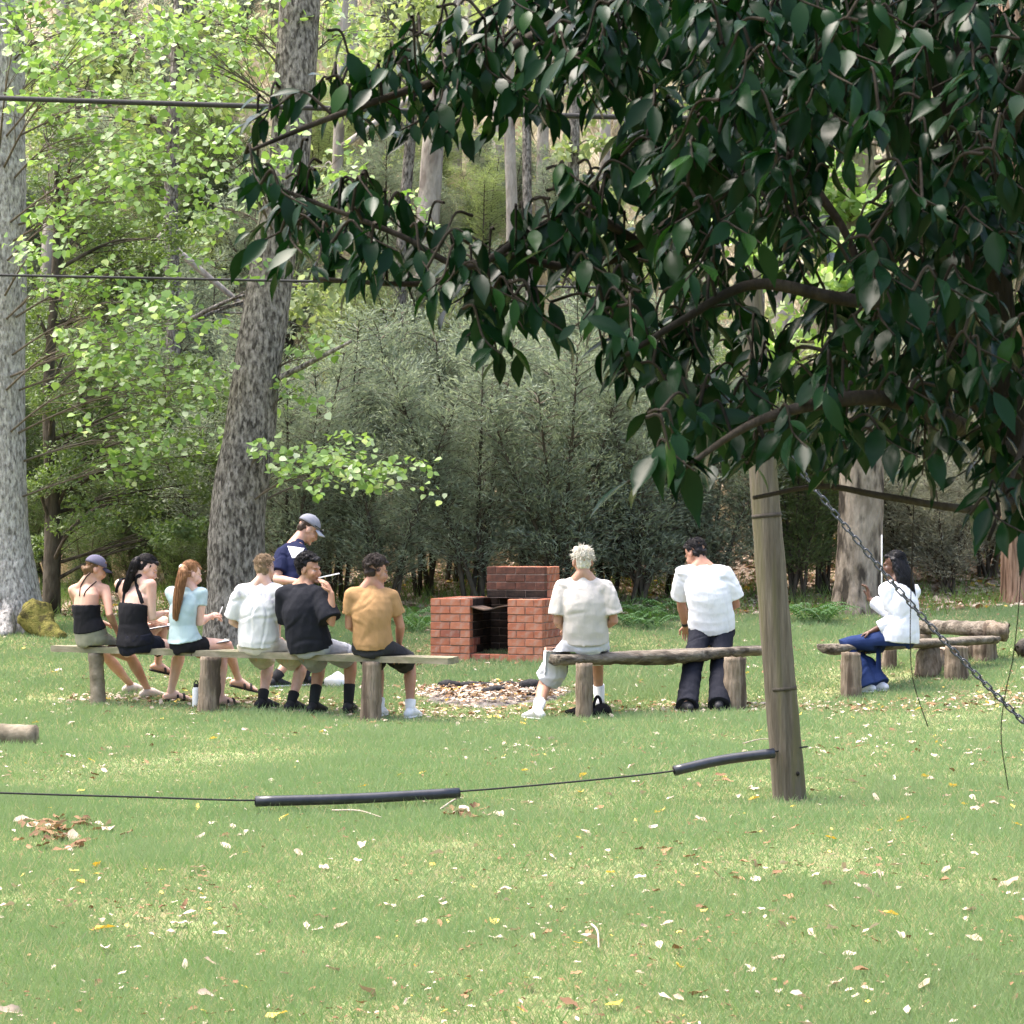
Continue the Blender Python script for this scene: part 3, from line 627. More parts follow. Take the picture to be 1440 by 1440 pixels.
P5 = dict(sit=False, seed=5, label='standing man in navy polo with white panels and grey cap', Y=21.0, pelvis=(407, 836), neck=(418, 764), head=(433, 745), yaw=55, face=70, pitch=34, s=1.08, vox=.008, lean=1,
    shL=(402, 778, 1), shR=(396, 779, -1), elR=(389, 815, -1), wrR=(418, 818, -1), elL=(436, 812, 1), wrL=(448, 816, -1), anL=(428, 966, 60), anR=(386, 968, 40), knL=(0, 1, 0), knR=(0, 1, 0), skin=TAN, hair=('short', (.06, .04, .03)), cap=(.21, .215, .25), brim=(.36, .37, .41), handR=(.8, .2, .1),
    shirt=dict(col=NAVY, col2=(.011, .014, .04), hem=-.08, off=.014, loose=.02, sleeve=.75, sw=.078, fa=.007), legs=dict(col=(.03, .035, .03), cover=.95, flare=.03, off=.014), sock=((.012, .012, .014), .2), shoe=('shoe', (.02, .02, .024), (.75, .75, .75)), deco=panel5)
for S in (P1, P2, P3, P4, P5, P6, P7, P8, P9, P10): person(S)
ROBJ = run_queue()
# sunglasses perched on the grey cap
H = P5['H']; z = MB(); ax5 = P5['axh']
for sg in (-1, 1): z.ell(H(sg*.034, .112, .062), (.032, .012, .02), ax5, 12, 8)
z.tube([H(-.08, -.02, .055), H(-.088, .05, .058), H(-.066, .1, .062), H(0, .118, .066), H(.066, .1, .062), H(.088, .05, .058), H(.08, -.02, .055)], .006, 6)
sg_ = z.build('sunglasses', flat('dark_lens', (.008, .008, .01), .15, .6)); tag(sg_, 'black sunglasses perched on the grey cap', 'sunglasses')
# ---------------------------------------------------------------- wood
WOOD = pm('weathered_wood', (.15, .125, .085), (.26, .22, .165), 9, .85, .6, 30, .2, (1, 1, 1), c3=(.12, .1, .07), s3=5, bdist=.012)
PLANK = pm('grey_plank', (.17, .15, .1), (.26, .235, .17), 7, .85, .4, 40, .2, (.35, 3, 3), c3=(.15, .15, .09), s3=3, bdist=.006)
BARKY = pm('barky_log', (.095, .078, .06), (.22, .19, .155), 10, .9, .9, 24, .15, (.6, 1.6, 1.6), c3=(.06, .05, .04), s3=6, bdist=.025)
STUMP = pm('stump_wood', (.125, .095, .065), (.26, .21, .16), 12, .9, .8, 30, .15, (2.4, 2.4, .25), c3=(.08, .06, .045), s3=5, bdist=.02)
ENDG = pm('end_grain', (.34, .28, .2), (.2, .16, .11), 30, .9, .5, 60, .1)
def rough_log(pts, rad, seed, amp=.12, seg=14, n=10, flat_top=None, side=None):
    q = random.Random(seed); P = curve(pts, n); m = MB(); N = len(P); sd = V((q.random()*50, q.random()*50, q.random()*50))
    rr = curve([(r if isinstance(r, tuple) else (r, r)) for r in rad], n)
    m.tube(P, [tuple(r) for r in rr], seg, side, cap='flat')
    c = [V(p) for p in P]
    for i, p in enumerate(m.v):
        k = min(i//seg, N-1); d = V(p)-c[k]; nn = noise.noise(V(p)*9+sd)+.6*noise.noise(V(p)*22+sd)
        e = d*(1+amp*nn)
        m.v[i] = tuple(c[k]+e+nrm(V(P[min(k+1, N-1)])-V(P[max(k-1, 0)]))*(amp*.12*noise.noise(V(p)*30) if k in (0, N-1) else 0))
    if flat_top is not None:
        m.v = [(x, y, min(z, flat_top(x, y)+.006*noise.noise(V((x*14, y*14, 0))))) for x, y, z in m.v]
    return m
def leg_post(root, base, top_z, r, seed, mat=STUMP, tilt=(0, 0)):
    b = V((base.x, base.y, base.z-.12)); t = V((base.x+tilt[0], base.y+tilt[1], top_z))
    return rough_log([b, lerp(b, t, .35)+V((0, 0, 0)), lerp(b, t, .7), t], [r*1.05, r, r*.97, r*.95], seed, .14, 14, 6).build('leg', mat, root)
# ---- long plank bench
A, B = W(85, 906, 19.85), W(640, 925, 18.4); A.z, B.z = .595, .565
bx_ = nrm(B-A); by_ = nrm(V((-bx_.y, bx_.x, 0))); bz_ = bx_.cross(by_)
root = thing('plank_bench', 'long weathered plank bench on three round posts', 'bench', (gs(292, 1000)))
def plank(a, b, wd, th, dy, dz, seed):
    m = MB(); q = random.Random(seed); n = 14; ring = [(-wd/2, -th), (wd/2, -th), (wd/2, 0), (-wd/2, 0)]
    for i in range(n+1):
        c = lerp(a, b, i/n)+by_*dy+bz_*dz
        for y, z in ring: m.v.append(tuple(c+by_*(y+q.uniform(-.003, .003))+bz_*(z+q.uniform(-.002, .002))))
    for i in range(n):
        for k in range(4): m.f.append((4*i+k, 4*i+(k+1) % 4, 4*i+4+(k+1) % 4, 4*i+4+k))
    m.f += [(3, 2, 1, 0), tuple(4*n+k for k in range(4))]
    return m
mid = lerp(A, B, .372)
plank(A, mid-bx_*.004, .15, .055, -.085, 0, 1).build('plank', PLANK, root, smooth=False)
plank(mid+bx_*.004, B, .15, .055, -.085, -.003, 2).build('plank', PLANK, root, smooth=False)
plank(A+bx_*.05, B-bx_*.03, .15, .055, .08, -.004, 3).build('plank', PLANK, root, smooth=False)
for (px, py, r, tl) in ((138, 992, .072, (-.03, 0)), (291, 1001, .1, (.03, 0)), (521, 1014, .09, (.01, 0))):
    b = gs(px, py); b.y += .04; tz = lerp(A, B, (b.x-A.x)/(B.x-A.x)).z-.058
    leg_post(root, b, tz, r, px, WOOD if px == 138 else STUMP, tl)
# ---- rough slab bench
root = thing('log_bench', 'rough split log bench with two posts beside the white-shirted man', 'bench', gs(930, 1004))
A2, B2 = W(780, 921, 18.72), W(1072, 908, 19.6); z2 = lambda x, y: lerp(A2.z, B2.z, (x-A2.x)/(B2.x-A2.x))
ptsb = [A2, lerp(A2, B2, .33)-V((0, 0, .012)), lerp(A2, B2, .55)-V((0, 0, .02)), lerp(A2, B2, .8), B2]
rough_log([p-V((0, 0, .03)) for p in ptsb], [(.13, .062), (.15, .075), (.16, .085), (.14, .07), (.12, .06)], 21, .22, 18, 12, z2, V((-.28, 1, 0))).build('slab', BARKY, root)
for px, py, r, sd_ in ((822, 1013, .078, 31), (1034, 1000, .1, 32)):
    b = gs(px, py); b.y += .04; leg_post(root, b, z2(b.x, b.y)-.07, r, sd_)
# ---- bench of the woman in white, and the log seat behind it
root = thing('log_bench', 'split log bench under the woman in the white shirt', 'bench', gs(1280, 975))
A3, B3 = W(1165, 909, 20.3), W(1394, 897, 21.9); A3.z = .575; B3.z = .585; z3 = lambda x, y: lerp(A3.z, B3.z, (x-A3.x)/(B3.x-A3.x))
rough_log([p-V((0, 0, .028)) for p in (A3, lerp(A3, B3, .35), lerp(A3, B3, .7), B3)], [(.14, .07), (.13, .055), (.14, .06), (.12, .055)], 41, .18, 18, 12, z3, V((-.6, 1, 0))).build('slab', BARKY, root)
for px, py, r, sd_ in ((1197, 983, .1, 51), (1345, 955, .12, 52)):
    b = gs(px, py); leg_post(root, b, z3(b.x, b.y)-.06, r, sd_)
root = thing('log_bench', 'round log bench on short stumps behind the white-shirted woman', 'bench', gs(1330, 948))
A4, B4 = W(1288, 882, 23.2), W(1402, 886, 22.2)
rough_log([A4, lerp(A4, B4, .5)+V((0, 0, .01)), B4], [.075, .08, .085], 61, .16, 14, 12).build('log', BARKY, root)
rough_log([B4+V((-.12, .02, .0)), B4+V((.1, -.05, -.02))], [(.17, .1), (.16, .09)], 62, .25, 14, 6, None, V((.2, 1, 0))).build('end_block', STUMP, root)
for px, py, Y, r, sd_ in ((1385, 951, 22.2, .13, 63), (1368, 951, 22.35, .12, 65), (1298, 936, 23.1, .1, 64)):
    b = gp(px, Y); leg_post(root, b, lerp(A4, B4, (b.x-A4.x)/(B4.x-A4.x)).z-.07, r, sd_)
b = gs(1305, 950); m = rough_log([b+V((-.02, -.05, -.03)), b+V((.0, 0, .16)), b+V((.03, .05, .3))], [.13, .12, .09], 71, .2, 14, 6)
tag(m.build('tree_stump', STUMP), 'short tilted grey stump under the split log bench', 'stump')
b = gs(1320, 946); b2 = gs(1348, 930)
m = rough_log([b+V((0, .15, .11)), b2+V((0, .2, .12))], [.13, .12], 72, .15, 16, 10); tag(m.build('fallen_log', pm('pale_log', (.45, .34, .28), (.62, .5, .43), 12, .9, .7, 26, .1, (1, 3, 3), bdist=.02)), 'pale pinkish log lying behind the split log bench', 'log')
b = gs(1250, 940)
m = rough_log([b+V((0, 0, -.05)), b+V((.01, 0, .22))], [.09, .08], 73, .2, 12, 6); tag(m.build('tree_stump', STUMP), 'small brown stump near the white shoes', 'stump')
# ---- log at the left edge of the lawn
b = gs(50, 1049); m = rough_log([V((b.x, b.y+.02, b.z+.075)), V((b.x-.5, b.y+.05, b.z+.085)), V((b.x-1.5, b.y+.1, b.z+.09))], [.083, .087, .09], 81, .05, 18, 10)
tag(m.build('lawn_log', WOOD), 'smooth grey-brown log lying on the lawn', 'log')
b = gs(1437, 925); m = rough_log([b+V((-.02, 0, .05)), b+V((.15, .05, .13)), b+V((.5, .1, .16))], [.09, .13, .12], 82, .3, 12, 6)
tag(m.build('charred_stump', pm('char_dark', (.02, .018, .016), (.07, .06, .05), 14, .9, .8, 30)), 'dark charred stump on the grass slope', 'stump')
# ---- brick barbecue
BR = []
for i, (c1, c2) in enumerate((((.42, .155, .09), (.32, .11, .065)), ((.46, .185, .11), (.36, .135, .08)), ((.34, .12, .08), (.23, .085, .06)))):
    BR.append(pm('brick_red', c1, c2, 14, .9, .5, 60, .1, c3=(.42, .3, .24), s3=7, lo3=.58, hi3=.75, bdist=.004))
MORT = pm('mortar', (.27, .2, .165), (.17, .125, .1), 20, .95, .5, 70, .05); SOOT = pm('sooty_brick', (.02, .017, .015), (.05, .035, .028), 12, .95, .5, 60, .05)
STAIN = pm('smoke_stained_brick', (.17, .075, .052), (.08, .045, .036), 8, .95, .5, 60, .05)
IRON = pm('rusty_iron', (.05, .04, .035), (.14, .08, .05), 10, .7, .3, 40, .4)
th = R(17); bxv, byv = V((math.cos(th), -math.sin(th), 0)), V((math.sin(th), math.cos(th), 0)); ORG = gs(605, 927); ORG.z -= .02
root = thing('brick_barbecue', 'red brick barbecue with sooty fire opening and low chimney', 'barbecue', ORG)
def L2W(x, y, z): return ORG+bxv*x+byv*y+V((0, 0, z))
CH, BL, BWd, BHt = .0845, .227, .105, .076
bmesh_cache = {}
brq = random.Random(3)
def brick(x, y, z, along_x, ln=BL, soot=False):
    key = (round(ln, 3), brq.randint(0, 2))
    if key not in bmesh_cache:
        m = MB(); m.box((0, 0, 0), (ln/2, BWd/2, BHt/2)); me = m.mesh('brick')
        bm = bmesh.new(); bm.from_mesh(me); bmesh.ops.bevel(bm, geom=list(bm.edges), offset=.005, segments=1, affect='EDGES')
        for v in bm.verts: v.co += V((brq.uniform(-.002, .002), brq.uniform(-.002, .002), brq.uniform(-.002, .002)))
        bm.to_mesh(me); bm.free(); me.materials.append(None); bmesh_cache[key] = me
    o = link(bpy.data.objects.new('brick', bmesh_cache[key]), root)
    o.material_slots[0].link = 'OBJECT'; o.material_slots[0].material = STAIN if soot == 2 else SOOT if soot else BR[brq.choice((0, 0, 1, 1, 2))]
    p = L2W(x, y, z)-ORG+byv*brq.uniform(-.004, .004)+bxv*brq.uniform(-.002, .002); o.location = p
    o.rotation_euler = (0, 0, -th+(0 if along_x else R(90))+brq.uniform(-.012, .012))
def block(x0, x1, y0, y1, z0, courses, soot=lambda x, y, k, face: False):   # four faces of running-bond bricks round a mortar core
    m = MB(); h = courses*CH
    m.box(L2W((x0+x1)/2, (y0+y1)/2, z0+h/2-.006), ((x1-x0)/2-.008, (y1-y0)/2-.008, h/2-.004), (bxv, byv, V((0, 0, 1)))); m.build('mortar', MORT, root, smooth=False)
    for k in range(courses):
        z = z0+(k+.5)*CH
        for fx, (a, b, fixed, ax_) in enumerate(((x0, x1, y0+BWd/2, 1), (x0, x1, y1-BWd/2, 1), (y0+BWd+.01, y1-BWd-.01, x1-BWd/2, 0), (y0+BWd+.01, y1-BWd-.01, x0+BWd/2, 0))):
            if b-a < .05: continue
            n = max(1, round((b-a)/(BL+.01))); off = (.5 if k % 2 else 0) if n > 1 or (b-a) > .3 else 0
            cuts = [a]; q = a+((b-a)/n)*(off or 1)
            while q < b-.04: cuts.append(q); q += (b-a)/n
            cuts.append(b)
            for i in range(len(cuts)-1):
                ln = round(cuts[i+1]-cuts[i]-.005, 3); c = (cuts[i]+cuts[i+1])/2
                if ln < .03: continue
                if ax_: brick(c, fixed, z, True, ln, soot(c, fixed, k, fx))
                else: brick(fixed, c, z, False, ln, soot(fixed, c, k, fx))
WL, WO, WR, DP = .45, .42, .39, .95; WT = WL+WO+WR; NC = 8
block(0, WL, 0, DP, 0, NC, lambda x, y, k, f: f == 2 and (k > 2 or y > .3))
block(WL+WO, WT, 0, DP, 0, NC, lambda x, y, k, f: f == 3)
block(WL, WL+WO, DP-.24, DP, 0, NC, lambda x, y, k, f: f == 0)
block(WL, WL+WO, .03, .14, 0, 1, lambda x, y, k, f: False)
cx0 = .5; block(cx0, cx0+.66, .42, 1.02, NC*CH, 4, lambda x, y, k, f: f == 0 and (1 if k < 1 else 2 if brq.random() < .8 else 0))
m = MB(); m.box(L2W(cx0+.33, .85, NC*CH-.01), (.3, .15, .012), (bxv, byv, V((0, 0, 1)))); m.build('lintel', SOOT, root, smooth=False)
m = MB(); m.box(L2W(WL+WO/2, .5, .03), (WO/2, .4, .03), (bxv, byv, V((0, 0, 1)))); m.build('hearth', SOOT, root, smooth=False)
m = MB(); nn = 10
for i in range(nn+1):
    u = i/nn; x = lerp(WL-.12, WL+WO-.005, u); zz = NC*CH-.085-.03*math.sin(math.pi*u)+.012*math.sin(u*9)
    for y in (.02, .42):
        for d in (0, .012): m.v.append(tuple(L2W(x, y, zz+d)))
for i in range(nn):
    a, b = 4*i, 4*i+4; m.f += [(a, b, b+2, a+2), (a+1, a+3, b+3, b+1), (a, a+1, b+1, b), (a+2, b+2, b+3, a+3)]
m.f += [(0, 2, 3, 1), (4*nn, 4*nn+1, 4*nn+3, 4*nn+2)]; m.build('hotplate', IRON, root, smooth=False)
# ---- things in people's hands and on the ground
PAPER = flat('paper', (.8, .8, .8), .9); BOARD = pm('clipboard', (.03, .03, .035), (.05, .05, .055), 20, .5, .1, 50); MET = flat('clip_steel', (.5, .5, .52), .3, .5, 1)
def clipboard(S, label, off, rotd=0, board=BOARD, tilt=.15):
    c = (S['kn']['L']+S['kn']['R'])*.5+V((0, 0, .075))-S['fwd']*off; a = R(rotd); f = S['fwd']; rt_ = V((f.y, -f.x, 0)); f2 = nrm(f*math.cos(a)+rt_*math.sin(a)-V((0, 0, tilt*-1)) )
    r2 = nrm(f2.cross(V((0, 0, 1)))); n2 = r2.cross(f2); ax = (r2, f2, n2)
    root = thing('clipboard', label, 'clipboard', c)
    m = MB(); m.box(c, (.115, .16, .003), ax); m.build('board', board, root, smooth=False)
    m = MB(); m.box(c+n2*.0055-f2*.008, (.105, .146, .0018), ax); m.build('paper', PAPER, root, smooth=False)
    m = MB(); m.box(c+n2*.011+f2*.148, (.045, .012, .0035), ax); m.build('clip', MET, root, smooth=False)
clipboard(P6, 'clipboard with white paper on the lap of the black-tee man', .1, 20, tilt=.05)
clipboard(P7, 'clipboard resting on the knees of the tan-tee man', .05, 30, tilt=.25)
clipboard(P2, 'dark clipboard on the lap of the black-ponytail woman', .12, 20)
clipboard(P3, 'clipboard on the thighs of the ginger-ponytail woman', .14, 15)
def pen(a, b, label, col):
    a, b = V(a), V(b); d = nrm(b-a); root = thing('pen', label, 'pen', a)
    m = MB(); m.tube([a, b], .0055, 8); m.build('barrel', flat('pen_barrel', col, .3), root)
    m = MB(); m.tube([a-d*.014, a-d*.002], [.001, .0045], 8, cap='flat'); m.build('tip', MET, root)
H6 = P6['H']; mouth = H6(0, .108, -.062)
tipw = W(480, 806, mouth.y-.06); pen(mouth+V((0, -.012, 0)), mouth+nrm(tipw-mouth)*.19, 'white pen held to the mouth of the black-tee man', (.75, .77, .8))
p = P3['wr']['R']+V((.03, .02, .02)); pen(p+V((.02, .02, -.06)), p+V((.07, 0, .06)), 'white pen in the hand of the ginger-ponytail woman', (.75, .75, .78))
# watch of the man leaning on the bench
w9 = P9['wr']['L']; d9 = nrm(P9['el']['L']-w9); m = MB(); m.tube([w9+d9*.01, w9+d9*.04], [.034, .036], 16, cap='flat'); m.build('watch', flat('watch_black', (.012, .012, .014), .4), P9['root'])
# water bottle
b = gs(276, 995); root = thing('water_bottle', 'white water bottle with black lid beside a bench post', 'bottle', b)
m = MB(); m.tube([b, b+V((0, 0, .015)), b+V((0, 0, .16)), b+V((0, 0, .185))], [.034, .037, .037, .027], 20, cap='flat'); m.build('flask', flat('white_enamel', (.72, .73, .73), .35, .5), root)
m = MB(); m.tube([b+V((0, 0, .185)), b+V((0, 0, .215))], [.026, .024], 16, cap='flat'); l_ = m.build('lid', flat('black_lid', (.015, .015, .016), .5), root)
m = MB(); m.tube(curve([b+V((-.02, 0, .215)), b+V((0, 0, .245)), b+V((.02, 0, .215))], 6), .005, 6); m.build('carry_loop', flat('black_lid', (.015, .015, .016), .5), l_)
# white bag on the ground behind the bench, black bag under the log bench
b = gs(473, 968); m = MB(); m.ell(b+V((0, .1, .06)), (.13, .1, .085), None, 22, 14)
m.v = [tuple(V(p)*1+V((noise.noise(V(p)*11)*.03, 0, (noise.noise(V(p)*9)*.05 if p[2] > b.z+.03 else 0)))) for p in m.v]
o = m.build('paper_bag', flat('white_plastic', (.75, .75, .77), .6)); tag(o, 'crumpled white bag on the grass behind the plank bench', 'bag')
b = gs(828, 1009); root = thing('black_bag', 'black cloth bag slumped at the foot of the log bench', 'bag', b); BLK = clothm('bag_cloth', (.013, .012, .012))
m = MB(); m.ell(b+V((-.0, .12, .035)), (.21, .1, .05), None, 24, 14); m.ell(b+V((.12, .12, .05)), (.09, .08, .07), None, 16, 10)
m.v = [tuple(V(p)+V((0, 0, noise.noise(V(p)*12)*.02))) for p in m.v]; m.build('body', BLK, root)
m = MB(); m.tube(curve([b+V((.04, .1, .08)), b+V((.07, .1, .17)), b+V((.1, .1, .16)), b+V((.12, .1, .08))], 6), .014, 8); m.build('strap', BLK, root)
# ---- post, cables, sleeves, chain
POST = pm('post_wood', (.07, .058, .042), (.155, .133, .102), 8, .85, .7, 26, .2, (3, 3, .22), c3=(.1, .09, .05), s3=3, bdist=.012)
PB = gs(1111, 1127); PT = W(1050, 384, PB.y); root = thing('timber_post', 'weathered round timber post with cracks and cable holes', 'post', PB)
def PO(t): return lerp(PB, PT, t)
m = MB(); n = 40; q = random.Random(5); m.tube([PO(-.05+1.05*i/n) for i in range(n+1)], [lerp(.101, .083, i/n)*(1+q.uniform(-.02, .02)) for i in range(n+1)], 28, cap='flat')
cc = PB.copy()
for i, p in enumerate(m.v):
    k = i//28; c = PO(-.05+1.05*min(k, n)/n); d = V(p)-c; a = math.atan2(d.y, d.x)
    cr = sum(max(0, 1-abs(((a-a0+.1*math.sin(p[2]*2.2+ph)+math.pi) % (2*math.pi))-math.pi)/.12)*dep*min(1, max(0, (math.sin(p[2]*1.1+ph)+.6))) for a0, ph, dep in ((-1.25, 0, .16), (-2.0, 2, .1), (-.5, 4, .12), (.8, 1, .1), (2.4, 3, .12)))
    m.v[i] = tuple(c+d*(1-cr+.05*noise.noise(V((p[0]*5, p[1]*5, p[2]*1.4)))))
m.build('pole', POST, root)
for py, tone in ((968, (.07, .06, .045)), (725, (.06, .05, .04))):
    t = (py-1127)/(384-1127); m = MB(); m.tube([PO(t-.0035), PO(t), PO(t+.0035)], [lerp(.101, .083, t)+.0005, lerp(.101, .083, t)+.0015, lerp(.101, .083, t)+.0005], 28, cap='flat'); m.build('wear_ring', pm('rope_scar', tone, tuple(x*.6 for x in tone), 20, .9, .5, 60), root)
KN = W(1122, 1088, PB.y-.094); m = MB(); m.ell(KN, (.011, .012, .014), None, 10, 8); m.build('bolt_hole', flat('hole_dark', (.006, .005, .004), .9), root)
CABLE = pm('steel_cable', (.016, .016, .017), (.035, .034, .033), 60, .75, .5, 200, .2, bdist=.002); SLEEVE = pm('black_pipe', (.012, .013, .018), (.025, .027, .035), 14, .28, .08, 30, .5)
lowp = curve([W(-700, 1075, 11.5), W(-150, 1108, 11.9), W(0, 1115, 12.0), W(200, 1121, 12.15), W(360, 1125.5, 12.3), W(500, 1121, 12.42), W(645, 1113, 12.55), W(800, 1100, 12.7), W(948, 1084, 12.83), W(1020, 1068, 12.9), W(1100, 1055, 12.98), W(1135, 1050, 13.0)], 6)
m = MB(); m.tube(lowp, .0055, 8); o = m.build('low_cable', CABLE); tag(o, 'thin sagging steel cable strung low over the lawn to the post', 'cable')
def sleeve(pts, r, label):
    P = curve(pts, 6); root = thing('pipe_sleeve', label, 'pipe', P[0]); m = MB(); m.tube(P, r, 16, cap='flat'); m.build('pipe', SLEEVE, root)
    m = MB()
    for e, f in ((P[0], P[1]), (P[-1], P[-2])): d = nrm(V(e)-V(f)); mm = MB(); mm.tube([V(e)+d*.0005, V(e)+d*.003], r*.72, 14, cap='flat'); mm.build('pipe_mouth', flat('pipe_bore', (.004, .004, .004), .9), root)
sleeve([W(359, 1127, 12.3), W(500, 1123, 12.42), W(646, 1115, 12.55)], .031, 'straight black pipe sleeve hanging on the low cable')
sleeve([W(948, 1084, 12.83), W(1015, 1069, 12.9), W(1089, 1059, 12.93)], .031, 'bent black pipe sleeve ending at the timber post')
m = MB(); m.tube(curve([W(-400, 125, 15), W(0, 138, 14), W(200, 144.5, 13.6), W(450, 152, 13.3), W(810, 163, 13), W(1100, 168, 12.6), W(1700, 172, 12)], 8), .017, 10); o = m.build('overhead_cable', CABLE); tag(o, 'thick dark overhead cable crossing in front of the trunks', 'cable')
m = MB(); m.tube(curve([W(-400, 379, 14.2), W(0, 387, 13.8), W(300, 393, 13.5), W(600, 399, 13.3), W(865, 405, 13.1), W(1045, 407, 13.0)], 8), .0085, 8); o = m.build('upper_wire', CABLE); tag(o, 'thin wire running to the top of the timber post', 'wire')
for px_ in (870, 884): m = MB(); c = W(px_, 405, 13.08); m.ell(c, (.03, .02, .02), None, 12, 8); o = m.build('wire_clamp', IRON); tag(o, 'small dark clamp on the thin upper wire', 'clamp', 'clamps on the upper wire')
ca, cb = W(1062, 580, 12.92), W(1560, 1134, 12.6); cb.z = g(cb.x, cb.y)+.02
root = thing('guy_chain', 'dark steel chain slanting from the post to the grass', 'chain', cb); d = nrm(cb-ca); nl = int((cb-ca).length/.047)
m = MB(); P = [V((math.cos(a)*.013+(.018 if math.cos(a) > 0 else -.018), math.sin(a)*.0145, 0)) for a in [i*2*math.pi/14+.2 for i in range(14)]]
for i in range(14):
    t_ = nrm(P[(i+1) % 14]-P[i-1]); n_ = t_.cross(V((0, 0, 1)))
    for k in range(6): aa = k*math.pi/3; m.v.append(tuple(P[i]+n_*(.0052*math.cos(aa))+V((0, 0, .0052*math.sin(aa)))))
for i in range(14):
    for k in range(6): j = (i+1) % 14; m.f.append((6*i+k, 6*j+k, 6*j+(k+1) % 6, 6*i+(k+1) % 6))
lme = m.mesh('link'); lme.materials.append(flat('chain_steel', (.08, .085, .095), .4, .5, .7)); lme.polygons.foreach_set('use_smooth', [True]*len(lme.polygons))
qd = d.to_track_quat('X', 'Z')
for i in range(nl):
    o = link(bpy.data.objects.new('link', lme), root); u = i/(nl-1); o.location = lerp(ca, cb, u)-V((0, 0, .12*math.sin(math.pi*u)))-cb
    o.rotation_mode = 'QUATERNION'; dd = nrm(d-V((0, 0, .12*math.pi*math.cos(math.pi*u)/(cb-ca).length))); o.rotation_quaternion = dd.to_track_quat('X', 'Z') @ Matrix.Rotation(R(90)*(i % 2)+R(20), 3, 'X').to_quaternion()
m = MB(); m.tube([cb+V((.02, 0, .1)), cb+V((0, 0, -.2))], .015, 10); m.build('ground_peg', IRON, root)
b = gs(1240, 880); m = MB(); m.tube([V((b.x, b.y, b.z-.1)), V((b.x, b.y, W(1236, 752, b.y).z))], .01, 10, cap='flat'); o = m.build('marker_stake', flat('white_stake', (.5, .5, .48), .6)); tag(o, 'thin white stake standing behind the woman in white', 'stake')
# ---- fire pit: ash bed and charred pieces
FC = gs(690, 977); ash = MB(); q = random.Random(9); n = 40; ash.v.append((FC.x, FC.y, g(FC.x, FC.y)+.03))
for k in range(1, 8):
    for i in range(n):
        a = 2*math.pi*i/n; r = k/7*(1+.12*math.sin(3*a+1)+.08*math.sin(7*a)); x, y = FC.x+.8*r*math.cos(a), FC.y+.75*r*math.sin(a)
        ash.v.append((x, y, g(x, y)+.035*(1-k/7)+.004+q.uniform(-.006, .012)*(k < 7)-(.012 if k == 7 else 0)))
for i in range(n): ash.f.append((0, 1+i, 1+(i+1) % n))
for k in range(6):
    for i in range(n): a, b = 1+k*n, 1+(k+1)*n; j = (i+1) % n; ash.f.append((a+i, b+i, b+j, a+j))
o = ash.build('ash_bed', pm('ash', (.17, .155, .145), (.07, .06, .055), 14, .98, .6, 60, .02, c3=(.42, .33, .27), s3=5), smooth=True); tag(o, None, None, kind='structure')
CHAR = pm('charcoal', (.008, .008, .009), (.03, .028, .03), 20, .85, .9, 40, .3)
for i, (px, py, ln, r, yw) in enumerate(((632, 970, .2, .05, 10), (662, 968, .4, .035, -8), (694, 978, .22, .05, 40), (701, 971, .5, .03, 6), (748, 972, .22, .065, 20), (738, 979, .2, .035, -30), (655, 983, .24, .03, 25), (715, 966, .3, .03, -20), (616, 975, .14, .03, 50), (760, 967, .3, .025, 0))):
    c = gs(px, py); d = V((math.cos(R(yw)), math.sin(R(yw)), .06)); m = rough_log([c-d*ln*.5+V((0, 0, r*.8)), c+V((0, 0, r*.9)), c+d*ln*.5+V((0, 0, r*.7))], [r*.9, r, r*.7], 90+i, .3, 10, 4)
    tag(m.build('charred_log', CHAR), 'charred black piece of firewood in the ash bed', 'firewood', 'charred firewood in the fire pit')
# ---------------------------------------------------------------- trees
def bark(name, c1, c2, c3, scale=10, s3=5, stretch=(1, 1, .35), bd=.03, lo3=.5, hi3=.62): return pm(name, c1, c2, scale, .95, 1.0, 22, .08, stretch, 8, c3, s3, bdist=bd, lo3=lo3, hi3=hi3)
BK_PALE = bark('pale_speckled_bark', (.22, .2, .185), (.56, .53, .5), (.12, .11, .1), 24, 30, (1, 1, .45), lo3=.5, hi3=.7)
BK_GREY = bark('grey_pitted_bark', (.065, .057, .048), (.29, .265, .235), (.04, .035, .03), 20, 28, (1, 1, .45), lo3=.46, hi3=.66)
BK_DARK = bark('dark_bark', (.05, .042, .032), (.11, .095, .075), (.03, .026, .02)); BK_RED = bark('stringy_red_bark', (.2, .12, .08), (.38, .26, .19), (.1, .06, .04), 9, 6, (3, 3, .2))
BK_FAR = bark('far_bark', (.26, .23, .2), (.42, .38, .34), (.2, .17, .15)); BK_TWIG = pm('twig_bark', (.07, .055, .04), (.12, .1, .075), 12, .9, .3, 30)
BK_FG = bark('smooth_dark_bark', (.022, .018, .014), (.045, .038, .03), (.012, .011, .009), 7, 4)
MOSS = pm('moss', (.13, .13, .035), (.26, .22, .07), 16, .98, 1, 60, .05, bdist=.03, c3=(.08, .07, .03), s3=9)
LF_POP = leafm('light_green_leaf', (.115, .215, .045), (.27, .4, .125), .42, .4, (1.15, 1.2, .7), .45, c3=(.55, .62, .42))
LF_DARK = leafm('olive_leaf', (.055, .085, .03), (.135, .19, .07), .5, .3, spec=.4); LF_TEA = leafm('grey_green_leaf', (.12, .155, .115), (.305, .35, .27), .75, .4, (1.1, 1.15, .8), .2)
LF_FAR = leafm('far_leaf', (.17, .23, .09), (.36, .42, .22), .6, .4, (1.15, 1.2, .6), .3); LF_GREY = leafm('silver_leaf', (.16, .17, .13), (.34, .35, .28), .7, .3, (1.1, 1.1, .8), .2)
